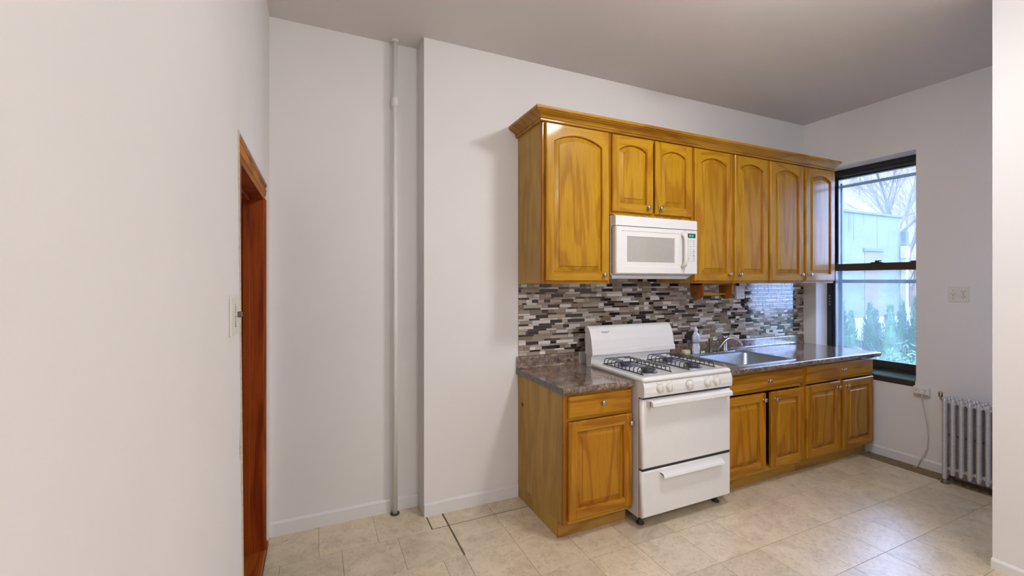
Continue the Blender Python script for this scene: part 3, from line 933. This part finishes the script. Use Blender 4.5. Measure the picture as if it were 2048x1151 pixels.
# vent strip
vt = MB(); ZV = 1.895
vt.loft([[(x, y, z_) for x, z_ in ((MX0+.004, ZV), (MX1-.002, ZV), (MX1-.002, MZ1-i), (MX0+.004, MZ1-i))] for i, y in ((0, MY+.052), (0, MY+.02), (.004, MY+.008), (.012, MY+.003))], 0, False, cap0=True, cap1=True)
vo = build(vt, 'vent_panel', 'white_plastic', mw)
for k in range(7):
    x = MX0+.20 + .068*k
    build(MB().box(x, x+.016, MY+.006, MY+.03, MZ1-.004, MZ1+.004, c=.001), 'vent_tab', 'soft_grey_print', vo)
# door
dx1 = 2.445
dm = MB()
ringz = [(MX0+.006, dx1, MZ0, ZV-.004)]
def fr_ring(x0, x1, z0, z1, y): return [(x0, y, z0), (x1, y, z0), (x1, y, z1), (x0, y, z1)]
dm.loft([fr_ring(MX0+.006, dx1, MZ0, ZV-.004, MY+.045), fr_ring(MX0+.006, dx1, MZ0, ZV-.004, MY+.008), fr_ring(MX0+.012, dx1, MZ0+.006, ZV-.009, MY),
         fr_ring(MX0+.048, 2.395, MZ0+.050, ZV-.034, MY-.0005), fr_ring(MX0+.050, 2.393, MZ0+.052, ZV-.036, MY+.003),
         fr_ring(MX0+.098, 2.352, MZ0+.080, ZV-.070, MY+.002), fr_ring(MX0+.100, 2.350, MZ0+.082, ZV-.072, MY+.006)], 0, False, cap0=True, cap1=False)
do_ = build(dm, 'microwave_door', 'white_plastic', mw)
build(MB().box(MX0+.099, 2.351, MY+.005, MY+.012, MZ0+.081, ZV-.071), 'door_window', 'micro_glass', do_)
hm = MB()
hx = 2.420
hm.tube([(hx, MY+.002, ZV-.040), (hx, MY-.026, ZV-.050), (hx, MY-.034, ZV-.075), (hx, MY-.034, MZ0+.095), (hx, MY-.028, MZ0+.068), (hx, MY+.002, MZ0+.055)], [.015, .014, .012, .012, .015, .016], 12)
build(hm, 'handle', 'ivory_plastic', do_)
build(MB().box(MX0+.004, MX0+.0065, MY+.043, MY+.05, MZ0+.004, ZV-.004), 'door_gap', 'gasket', mw)
# control panel
cm = MB(); cm.loft([fr_ring(dx1+.002, MX1, MZ0, ZV-.004, MY+.045), fr_ring(dx1+.002, MX1, MZ0, ZV-.004, MY+.008), fr_ring(dx1+.002, MX1-.006, MZ0+.006, ZV-.009, MY)], 0, False, cap0=True, cap1=True)
cmo = build(cm, 'control_panel', 'white_plastic', mw)
build(MB().box(dx1+.030, MX1-.022, MY-.0015, MY+.002, 1.835, 1.866), 'display', 'display_glass', cmo)
for k in range(4):
    xx = 2.490 + .011*k + (.003 if k > 1 else 0)
    build(MB().box(xx-.0035, xx+.0035, MY-.0022, MY-.0014, 1.842, 1.858), 'display_segment', 'display_digits', cmo)
bx_ = [2.478, 2.502, 2.534]
rows_ = [1.818, 1.806, 1.790, 1.772, 1.752, 1.736, 1.720, 1.704, 1.686, 1.672]
for ri, zz in enumerate(rows_):
    for ci, xx in enumerate(bx_):
        wide = .009 if ri in (2, 8, 9) else (.0045 if ci < 2 else .008)
        hh = .0022 if ri not in (5, 7) or ci != 2 else .0055
        if ri in (2, 8, 9) and ci == 1: continue
        build(MB().box(xx-wide, xx+wide, MY-.0010, MY+.001, zz-hh, zz+hh), 'button', 'soft_grey_print', cmo)
build(MB().box(dx1+.024, MX1-.018, MY-.0006, MY+.001, 1.6600, 1.6612), 'panel_outline', 'soft_grey_print', cmo)

# ================================================================== sink, faucet, small things on the counter
sk = MB()
z9 = .9035
bx0, bx1, by0, by1 = SX0+.042, SX1-.042, SY0+.035, SY1-.105
sk.loft([rrect(SX0, SX1, SY0, SY1, .03, .9003), rrect(SX0+.002, SX1-.002, SY0+.002, SY1-.002, .03, z9), rrect(SX0+.012, SX1-.012, SY0+.012, SY1-.012, .03, z9+.0015),
         rrect(SX0+.020, SX1-.020, SY0+.018, SY1-.02, .03, z9), rrect(bx0-.004, bx1+.004, by0-.004, by1+.004, .05, z9-.001), rrect(bx0+.004, bx1-.004, by0+.004, by1-.004, .05, z9-.010),
         rrect(bx0+.012, bx1-.012, by0+.012, by1-.012, .055, .76), rrect(bx0+.03, bx1-.03, by0+.03, by1-.03, .05, .742), rrect(bx0+.20, bx1-.20, by0+.15, by1-.15, .03, .738)], 0, True, cap1=True)
sink = thing('kitchen_sink', ((SX0+SX1)/2, (SY0+SY1)/2, .738), 'drop-in stainless steel single-bowl sink in the long countertop', 'sink')
build(sk, 'basin', 'stainless', sink)
build(MB().lathe(((bx0+bx1)/2, (by0+by1)/2, .738), (0,0,1), [(.045,0),(.045,.003),(.030,.002),(.012,.003)], 20), 'drain_strainer', 'chrome', sink)
fc = thing('faucet', (3.22, 2.668, z9), 'brushed steel single-lever kitchen faucet behind the sink bowl', 'faucet')
fy = 2.668
build(MB().loft([rrect(3.09, 3.35, fy-.028, fy+.028, .027, z9), rrect(3.09, 3.35, fy-.028, fy+.028, .027, z9+.006), rrect(3.10, 3.34, fy-.02, fy+.02, .019, z9+.012)], 0, True, cap0=True, cap1=True), 'deck_plate', 'brushed_nickel', fc)
build(MB().lathe((3.235, fy, z9+.008), (0,0,1), [(.024,0),(.024,.008),(.019,.014),(.018,.105),(.021,.112),(.021,.125),(.010,.134)], 20), 'faucet_body', 'brushed_nickel', fc)
sp = MB().tube([(3.14, fy-.01, z9+.012), (3.165, fy-.016, z9+.050), (3.20, fy-.03, z9+.095), (3.232, fy-.045, z9+.122), (3.262, fy-.065, z9+.128), (3.29, fy-.09, z9+.108), (3.306, fy-.105, z9+.078), (3.312, fy-.11, z9+.062)], [.009, .010, .0105, .0115, .012, .0115, .0105, .0115], 14)
build(sp, 'spout', 'brushed_nickel', fc)
lv = MB().tube([(3.235, fy, z9+.130), (3.205, fy+.005, z9+.140), (3.165, fy+.01, z9+.122), (3.14, fy+.012, z9+.105)], [.009, .008, .007, .006], 10)
build(lv, 'lever', 'brushed_nickel', fc)
sr = thing('side_sprayer', (3.085, 2.680, z9), 'brown-grey metal side sprayer standing left of the faucet', 'sprayer')
build(MB().lathe((3.085, 2.680, z9+.001), (0,0,1), [(.019,0),(.019,.006),(.013,.012),(.012,.05),(.015,.085),(.017,.110),(.012,.120),(.006,.122)], 16), 'spray_wand', 'brass_dark', sr)
build(MB().tube([(3.085, 2.680, z9+.112), (3.098, 2.660, z9+.118), (3.108, 2.648, z9+.106)], [.010, .009, .010], 10), 'spray_head', 'chrome', sr)
# soap bottle, waisted, cap down to the shoulder
sb = thing('soap_bottle', (2.932, 2.700, z9), 'clear pale-blue squeeze bottle of dish soap beside the sponge', 'bottle')
bp = [(.0, .0), (.030,0), (.034,.006), (.034,.045), (.029,.070), (.028,.085), (.033,.115), (.034,.135), (.029,.155), (.019,.175), (.014,.185), (.0135,.190)]
build(MB().lathe((2.932, 2.700, z9), (0,0,1), bp[1:], 22, sx=1.12, sy=.75), 'bottle_body', 'soap_plastic', sb)
build(MB().lathe((2.932, 2.700, z9+.188), (0,0,1), [(.015,0),(.015,.018),(.012,.026),(.007,.029),(.006,.042),(.004,.044)], 16), 'cap', 'white_plastic', sb)
build(MB().lathe((2.932, 2.700, z9+.088), (0,0,1), [(.0295,0),(.0336,.028),(.0345,.046),(.031,.064)], 22, sx=1.12, sy=.76), 'bottle_label', 'soap_label', sb)
q = MB(); q.loft([rrect(2.822, 2.885, 2.712, 2.752, .008, .901), rrect(2.820, 2.887, 2.710, 2.754, .009, .906), rrect(2.820, 2.887, 2.710, 2.754, .009, .930), rrect(2.824, 2.883, 2.714, 2.750, .008, .935)], 0, True, cap0=True, cap1=True)
tag(build(q, 'sponge', 'sponge_yellow'), 'cream kitchen sponge against the lip left of the soap bottle', 'sponge')
for k, xx in enumerate((2.985, 3.008)):
    q = MB().lathe((xx, 2.685, z9+.0015), (0,0,1), [(.007,0),(.008,.006),(.006,.016),(.002,.019)], 12)
    tag(build(q, 'sink_plug', 'ivory_plastic'), 'tiny cream cap on the sink ledge beside the soap bottle', 'cap', 'small caps by the soap bottle')

# ================================================================== paper towel holder under the wall cabinet
ph = thing('paper_towel_holder', (2.86, 2.48, 1.37), 'empty wooden paper-towel holder fixed under the wall cabinet', 'holder')
def bracket(x, hole):
    yc, hw_ = 2.482, .061
    pts = [(yc+hw_, 1.4995), (yc+hw_, 1.435)]
    for k in range(1, 12):
        a = math.pi*k/12
        pts.append((yc + hw_*math.cos(a), 1.435 - .062*math.sin(a)))
    pts += [(yc-hw_, 1.435), (yc-hw_, 1.4995)]
    mb = MB().prism(pts, 0, x, x+.018)
    b_ = build(mb, 'bracket', 'towel_wood', ph)
    if hole: build(MB().lathe((x-.0006, yc+.005, 1.412), (1,0,0), [(.022,0),(.022,.0012)], 18, smooth=False), 'rod_socket', 'brass_dark', b_)
bracket(2.700, True); bracket(3.020, False)
build(MB().tube([(2.716, 2.482, 1.414), (3.024, 2.482, 1.414)], .0085, 14), 'rod', 'oak_level', ph)
build(MB().box(2.700, 3.038, 2.43, 2.54, 1.4885, 1.4995), 'mounting_board', 'towel_wood', ph)

# ================================================================== electrical
def outlet_face(parent, x, y, z, ux, s=1.0, vertical=True):
    """two slots and a ground hole; ux: unit vector along the face, normal handled by caller through ny"""
def slots_on_y(parent, x, z, y, s=1.0):
    mb = MB()
    for dx in (-.0065, .0055): mb.box(x+dx*s-.0012, x+dx*s+.0012, y-.0006, y+.001, z-.0005*s, z+.008*s)
    mb.lathe((x-.0005*s, y+.0005, z-.0065*s), (0,-1,0), [(.0026*s,0),(.0026*s,.0011)], 8, smooth=False)
    build(mb, 'socket_slots', 'slot_dark', parent)
def slots_on_x(parent, y, z, x, s=1.0):
    mb = MB()
    for dy in (-.0065, .0065): mb.box(x-.0006, x+.001, y+dy*s-.0013, y+dy*s+.0013, z, z+.0085*s)
    mb.lathe((x+.0005, y, z-.006*s), (-1,0,0), [(.0028*s,0),(.0028*s,.0011)], 8, smooth=False)
    build(mb, 'socket_slots', 'slot_dark', parent)
t = thing('outlet_adapter', (3.54, 2.76, 1.352), 'white six-way outlet adapter plugged into the mosaic backsplash', 'outlet')
build(MB().box(3.482, 3.592, 2.742, YW-.0078, 1.354, 1.474, c=.005), 'adapter_body', 'white_plastic', t)
for r_ in range(3):
    for c_ in range(2): slots_on_y(t, 3.515 + .044*c_, 1.455 - .038*r_, 2.742, 1.1)
t = thing('wall_outlet', (XW-.003, 1.61, 1.357), 'two-gang ivory outlet plate on the wall right of the window', 'outlet')
pm = MB().box(XW-.006, XW-.0003, 1.552, 1.672, 1.357, 1.474, c=.003)
build(pm, 'cover_plate', 'ivory_plastic', t)
build(MB().lathe((XW-.0058, 1.641, 1.415), (-1,0,0), [(.019,0),(.019,.002),(.017,.003)], 18), 'round_socket', 'ivory_plastic', t)
slots_on_x(t, 1.641, 1.414, XW-.009, 1.1)
for zz in (1.435, 1.394):
    build(MB().lathe((XW-.0058, 1.583, zz), (-1,0,0), [(.0165,0),(.0165,.002),(.0155,.003)], 18), 'socket', 'ivory_plastic', t)
    slots_on_x(t, 1.583, zz, XW-.009, 1.1)
for yy, zz in ((1.583, 1.4145), (1.641, 1.448), (1.641, 1.382)):
    build(MB().lathe((XW-.0058, yy, zz), (-1,0,0), [(.003,0),(.003,.001)], 8, smooth=False), 'screw', 'brass_dark', t)
t = thing('surface_outlet', (XW-.02, 1.83, .588), 'white surface-mounted outlet box with a cord below the window', 'outlet')
build(MB().box(XW-.034, XW-.0003, 1.778, 1.880, .592, .662, c=.005), 'outlet_box', 'white_plastic', t)
build(MB().box(XW-.036, XW-.030, 1.782, 1.876, .597, .604), 'box_seam', 'soft_grey_print', t)
slots_on_x(t, 1.858, .632, XW-.0346, .9); slots_on_x(t, 1.803, .632, XW-.0346, .9)
cd = thing('power_cord', (XW-.03, 1.80, 0), 'thin white cord hanging from the low outlet to the floor', 'cord')
build(MB().box(XW-.062, XW-.034, 1.800, 1.826, .606, .636, c=.005), 'plug', 'white_plastic', cd)
cpts = [(XW-.055, 1.813, .612), (XW-.050, 1.812, .56), (XW-.030, 1.806, .46), (XW-.022, 1.792, .36), (XW-.020, 1.786, .26), (XW-.022, 1.792, .17), (XW-.026, 1.815, .10), (XW-.030, 1.836, .06), (XW-.032, 1.848, .02), (XW-.036, 1.852, .006), (XW-.07, 1.858, .005)]
build(MB().tube(cpts, .0032, 8), 'cable', 'cord_white', cd)
# light switch on the left wall
t = thing('light_switch', (XL+.003, 1.72, 1.335), 'ivory toggle switch plate with tiny printed writing beside the doorway', 'switch')
build(MB().box(XL+.0003, XL+.006, 1.632, 1.806, 1.340, 1.470, c=.0025), 'cover_plate', 'ivory_plastic', t)
build(MB().box(XL+.004, XL+.020, 1.752, 1.766, 1.394, 1.414, c=.003), 'toggle', 'brass_dark', t)
for k in range(9):
    zz = 1.440 - .008*k
    if k == 4: continue
    build(MB().box(XL+.0055, XL+.0065, 1.706, 1.714+.005*(k % 3), zz-.0022, zz+.0022), 'printed_mark', 'dark_print', t)
build(MB().lathe((XL+.0056, 1.715, 1.368), (1,0,0), [(.004,0),(.004,.0012)], 10, smooth=False), 'screw', 'slot_dark', t)

# ================================================================== radiator
rad = thing('radiator', (4.37, 1.43, 0), 'silver-painted cast-iron column radiator below the wall outlet', 'radiator')
RP = .0462; RY = 1.622; NS = 11
def section_mesh(y, foot):
    mb = MB()
    # front column is wide and flat; two thinner columns behind it
    for xc, hw_, hy in ((4.312, .024, .0155), (4.372, .015, .012), (4.422, .020, .0145)):
        zb_ = .030 if (foot and xc != 4.372) else .072
        ring = lambda z_, k: [(xc + hw_*k*math.cos(R(a)), y + hy*k*math.sin(R(a)), z_) for a in range(0, 360, 30)]
        mb.loft([ring(zb_, .70), ring(zb_+.012, .95), ring(zb_+.03, 1), ring(.600, 1), ring(.622, .95), ring(.636, .72), ring(.641, .35)], 0, True, cap0=True, cap1=True)
    # top and bottom headers
    for zc in (.606, .112):
        mb.tube([(4.300, y, zc), (4.430, y, zc)], .017, 10)
    return mb
for k in range(NS):
    y = RY - RP*k
    foot = k in (0, NS-1)
    so = build(section_mesh(y, foot), 'section', 'radiator_paint', rad)
    if k < NS-1:
        for zc in (.610, .112):
            h_ = MB()
            for xc in (4.335, 4.40): h_.lathe((xc, y-.012, zc), (0,-1,0), [(.0165,0),(.0165,.0235)], 12)
            build(h_, 'hub', 'radiator_paint', so)
    if foot:
        f_ = MB()
        for xc in (4.312, 4.422): f_.lathe((xc, y, 0), (0,0,1), [(.026,0),(.026,.006),(.020,.014),(.018,.034)], 14)
        build(f_, 'foot', 'radiator_dark', so)
for xc, zc in ((4.345, .125), (4.345, .36)):
    build(MB().tube([(xc, RY+.004, zc), (xc, RY-RP*(NS-1)-.004, zc)], .005, 8), 'tie_rod', 'radiator_dark', rad)
vv = MB().tube([(4.37, RY+.010, .606), (4.37, RY+.035, .604), (4.37, RY+.046, .612), (4.37, RY+.048, .630)], [.006, .006, .0065, .008], 10)
vv.lathe((4.37, RY+.048, .628), (0,0,1), [(.010,0),(.013,.004),(.013,.034),(.010,.040),(.006,.042)], 14)
build(vv, 'air_vent', 'brushed_nickel', rad)

# ================================================================== ceiling lamps (the room's light)
def dome_lamp(x, y, em, label):
    t = thing('ceiling_lamp', (x, y, ZC-.15), label, 'lamp')
    build(MB().lathe((x, y, ZC-.03), (0,0,1), [(.190,-.030),(.205,-.034),(.212,-.028),(.212,.025),(.18,.0295)], 32), 'lamp_base', 'white_enamel', t)  # deep rim added to shade the ceiling round the lamp
    prof = [(.185*math.cos(R(a)), -.11*math.sin(R(a))) for a in range(0, 86, 9)] + [(.006, -.11)]
    build(MB().lathe((x, y, ZC-.03), (0,0,1), prof, 28), 'glass_dome', em, t)
def globe_lamp(x, y, em, label):  # unseen lamp; hung globe shape picked to light the ceiling
    t = thing('ceiling_lamp', (x, y, ZC-.36), label, 'lamp')
    build(MB().lathe((x, y, ZC-.03), (0,0,1), [(.05,0),(.075,.012),(.08,.0295)], 24), 'lamp_base', 'white_enamel', t)
    build(MB().lathe((x, y, ZC-.12), (0,0,1), [(.055,0),(.055,.03),(.014,.034),(.014,.095)], 20), 'lamp_stem', 'brushed_nickel', t)
    prof = [(max(.004, .13*math.sin(R(a))), -.13*math.cos(R(a))) for a in range(0, 160, 10)]
    build(MB().lathe((x, y, ZC-.235), (0,0,1), prof, 26), 'glass_globe', em, t)
dome_lamp(2.0, 1.12, 'lamp_kitchen', 'flush glass dome ceiling lamp over the kitchen floor')
globe_lamp(1.05, -1.5, 'lamp_room', 'round glass globe ceiling lamp in the room behind the partition')

# ================================================================== outdoors
def at(px, depth, py=560.9):
    """a point out in the yard from a bearing and a distance (used only to lay out the yard)"""
    u = (px-1024)/864.6
    return (math.cos(TH)*u*depth + math.sin(TH)*depth, math.cos(TH)*depth - math.sin(TH)*u*depth, 1.521 + (560.9-py)/864.6*depth)
GZ = -1.55
tag(build(MB().box(5.4, 60, -25, 45, GZ-.2, GZ), 'yard', 'yard_ground'), 'dull grassy back yard below the window', 'yard')
# neighbouring low stucco building: side wall along y = 6.75
bd = thing('garage_building', (11, 8.5, GZ), 'pale stucco outbuilding with a stained parapet across the yard', 'building')
BX0, BX1, BY, BH = 7.0, 15.35, 6.75, 3.32
mb = MB(); mb.box(BX0, BX1, BY, BY+5, GZ, BH)
bw = build(mb, 'wall', 'stucco_pale', bd)
build(MB().box(BX0-.04, BX1+.05, BY-.05, BY+5.05, BH, BH+.07, c=.01), 'coping', 'coping_grey', bd)
wp = (13.55, 14.30, 1.62, 2.32)
build(MB().box(wp[0], wp[1], BY-.012, BY+.02, wp[2]-1.2, wp[3]), 'doorway', 'door_glass_dark', bd)
build(MB().box(wp[0]-.08, wp[1]+.10, BY-.05, BY+.02, wp[3], wp[3]+.09, c=.01), 'lintel', 'coping_grey', bd)
for x, l_, ww in ((12.82, .50, .10), (13.02, .72, .07), (14.15, .9, .05), (13.5, .3, .06)):
    build(MB().box(x, x+ww, BY-.004, BY+.004, BH-l_, BH), 'rust_streak', 'stain_grey', bw)
dp = MB().box(BX1-.06, BX1+.16, BY-.16, BY-.01, 2.15, 2.50, c=.02)
dp.box(BX1+.0, BX1+.12, BY-.14, BY-.02, GZ, 2.2, c=.01)
build(dp, 'downspout', 'white_gutter', bd)
build(MB().box(BX1-.02, BX1+.14, BY-.15, BY-.01, 2.52, 2.95, c=.02), 'gutter_outlet', 'coping_grey', bd)
# low white garden wall behind the conifers
tag(build(MB().box(8.0, 17.5, 6.1, 6.2, GZ+.002, .60, c=.02), 'garden_wall', 'garden_wall_white'), 'low white garden wall behind the conifers', 'wall')
# large far building with a pale pinkish face
fb = thing('far_building', (40, 14, GZ), 'large pale pinkish building beyond the bare trees', 'building')
build(MB().box(36, 46, 4, 34, GZ, 10.6), 'wall', 'far_stucco', fb)
build(MB().box(35.8, 46.2, 3.8, 34.2, 10.6, 10.9), 'cornice', 'coping_grey', fb)

def conifer(px, depth, ytop, slope, mat, seed, label):
    rn = random.Random(seed)
    x, y, ztop = at(px, depth, ytop)
    H = ztop - GZ
    t = thing('conifer', (x, y, GZ), label, 'tree', 'arborvitae in the yard')
    build(MB().tube([(x, y, GZ), (x, y, GZ+H*.9)], [.06, .012], 7), 'trunk', 'bark', t)
    mb = MB()
    core = [(max(.01, slope*(H-h_)*.72*(1-.35*(h_ < .25))), h_) for h_ in [H*k/10 for k in range(0, 10)]] + [(.004, H*.99)]
    mb.lathe((x, y, GZ+.02), (0,0,1), core, 9, 0, smooth=False)
    nL = 1500
    vs = []; fs = []
    for i in range(nL):
        h_ = H*(1-(rn.random())**.62)
        rad_ = slope*(H-h_)*(.70+.42*rn.random()) + .006
        a = rn.random()*6.283
        p = Vector((x+rad_*math.cos(a), y+rad_*math.sin(a), GZ+h_))
        out = Vector((math.cos(a), math.sin(a), 0)); sd = Vector((-math.sin(a), math.cos(a), 0))
        L = .045+.07*rn.random(); wd = .012+.018*rn.random()
        tip = p + out*L*.35 + Vector((0,0,1))*L + sd*(rn.random()-.5)*.04
        k = len(vs)
        vs += [p - sd*wd, p + sd*wd, p + out*.02 + Vector((0,0,L*.5)), tip]
        fs += [(k, k+1, k+2), (k, k+2, k+3), (k+1, k+3, k+2)]
    mb.add(vs, fs, 0)
    build(mb, 'foliage', mat, t, recalc=False)
conifer(1684, 8.9, 598, .155, 'conifer_leaf', 1, 'slender tall conifer rising beside the dark window jamb')
conifer(1702, 8.6, 620, .19, 'conifer_leaf', 2, 'short pointed conifer before the bare stretch of stucco wall')
conifer(1740, 8.8, 604, .19, 'conifer_leaf', 3, 'tall broad conifer next to the gap showing the garden wall')
conifer(1752, 9.3, 617, .16, 'conifer_leaf', 4, 'small conifer tucked behind the tall broad conifer')
conifer(1780, 8.4, 608, .21, 'conifer_leaf_pale', 5, 'pale green conifer with the fullest crown')
conifer(1804, 8.8, 605, .19, 'conifer_leaf', 6, 'dark pointed conifer next to the pale full one')
conifer(1834, 8.6, 590, .20, 'conifer_leaf', 7, 'conifer half hidden by the window opening edge')
def shrub(px, depth, ytop, r_, seed, label):
    rn = random.Random(seed); x, y, zt_ = at(px, depth, ytop)
    mb = MB(); vs = []; fs = []
    H = zt_-GZ
    for i in range(900):
        a = rn.random()*6.283; e_ = rn.random(); q = math.sqrt(rn.random())
        p = Vector((x+r_*q*math.cos(a), y+r_*q*math.sin(a), GZ + H*e_*(1-.35*q*q)))
        d1 = Vector((rn.uniform(-1,1), rn.uniform(-1,1), rn.uniform(-.2,1))).normalized(); d2 = d1.orthogonal().normalized()
        k = len(vs); vs += [p, p+d1*.06+d2*.02, p+d1*.12, p+d1*.06-d2*.02]; fs.append((k, k+1, k+2, k+3))
    mb.add(vs, fs, 0)
    t = thing('shrub', (x, y, GZ), label, 'shrub', 'shrubs below the conifers')
    build(mb, 'foliage', 'conifer_leaf_pale', t, recalc=False)
    st_ = MB()
    for k in range(5):
        a = k*1.256; st_.tube([(x, y, GZ), (x+r_*.6*math.cos(a), y+r_*.6*math.sin(a), GZ+H*.8)], [.012, .004], 5)
    build(st_, 'stems', 'bark', t)
shrub(1762, 7.8, 690, .40, 11, 'loose pale shrub before the tall broad conifer')
shrub(1798, 7.5, 680, .40, 12, 'loose pale shrub at the foot of the dark pointed conifer')
shrub(1836, 7.7, 685, .36, 13, 'loose pale shrub beside the half-hidden conifer')

def bare_tree(px, depth, height, lean, label, seed, trunk_r=.10, levels=5):
    rn = random.Random(seed); x, y, _z = at(px, depth)
    t = thing('bare_tree', (x, y, GZ), label, 'tree', 'bare winter trees')
    tb = MB(); br = MB()
    def grow(p, d, L, r_, lv):
        n = 4; pts = [p]; rr = [r_]
        for i in range(n):
            d = (d + Vector((rn.uniform(-.16,.16), rn.uniform(-.16,.16), rn.uniform(-.04,.14)))).normalized()
            p = p + d*L/n; pts.append(p); rr.append(max(.006, r_*(1-.42*(i+1)/n)))
        (tb if lv == 0 else br).tube(pts, rr, 6 if lv < 2 else 4, caps=False)
        if lv >= levels: return
        kids = 3 if lv < 3 else 2
        for k in range(kids + (1 if lv in (1, 2) else 0)):
            q = pts[rn.randint(2, n)]
            ang = rn.uniform(0, 6.283); sp_ = rn.uniform(.35, .8)
            o1 = d.orthogonal().normalized(); o2 = d.cross(o1)
            nd = (d + (o1*math.cos(ang)+o2*math.sin(ang))*sp_ + Vector(lean)*.3).normalized()
            grow(q, nd, L*rn.uniform(.58, .80), rr[-1]*rn.uniform(.62, .82), lv+1)
    grow(Vector((x, y, GZ+.06)), Vector((lean[0]*.3, lean[1]*.3, 1)).normalized(), height*.38, trunk_r, 0)
    build(tb, 'trunk', 'bark', t, recalc=False); build(br, 'branches', 'bark', t, recalc=False)
bare_tree(1708, 19, 13, (.5, -.5, .1), 'bare tree whose branches rise above the coping of the outbuilding', 31, .15, 6)
bare_tree(1772, 23, 13, (.3, -.3, .1), 'bare tree behind the outbuilding doorway reaching above the roof', 32, .15, 6)
bare_tree(1850, 20, 12, (-.2, .6, .1), 'bare tree whose branches cross behind the white downspout', 34, .15, 6)
bare_tree(1768, 13.2, 6.5, (.5, -.5, .0), 'slender bare sapling growing at the corner of the outbuilding', 33, .05, 4)
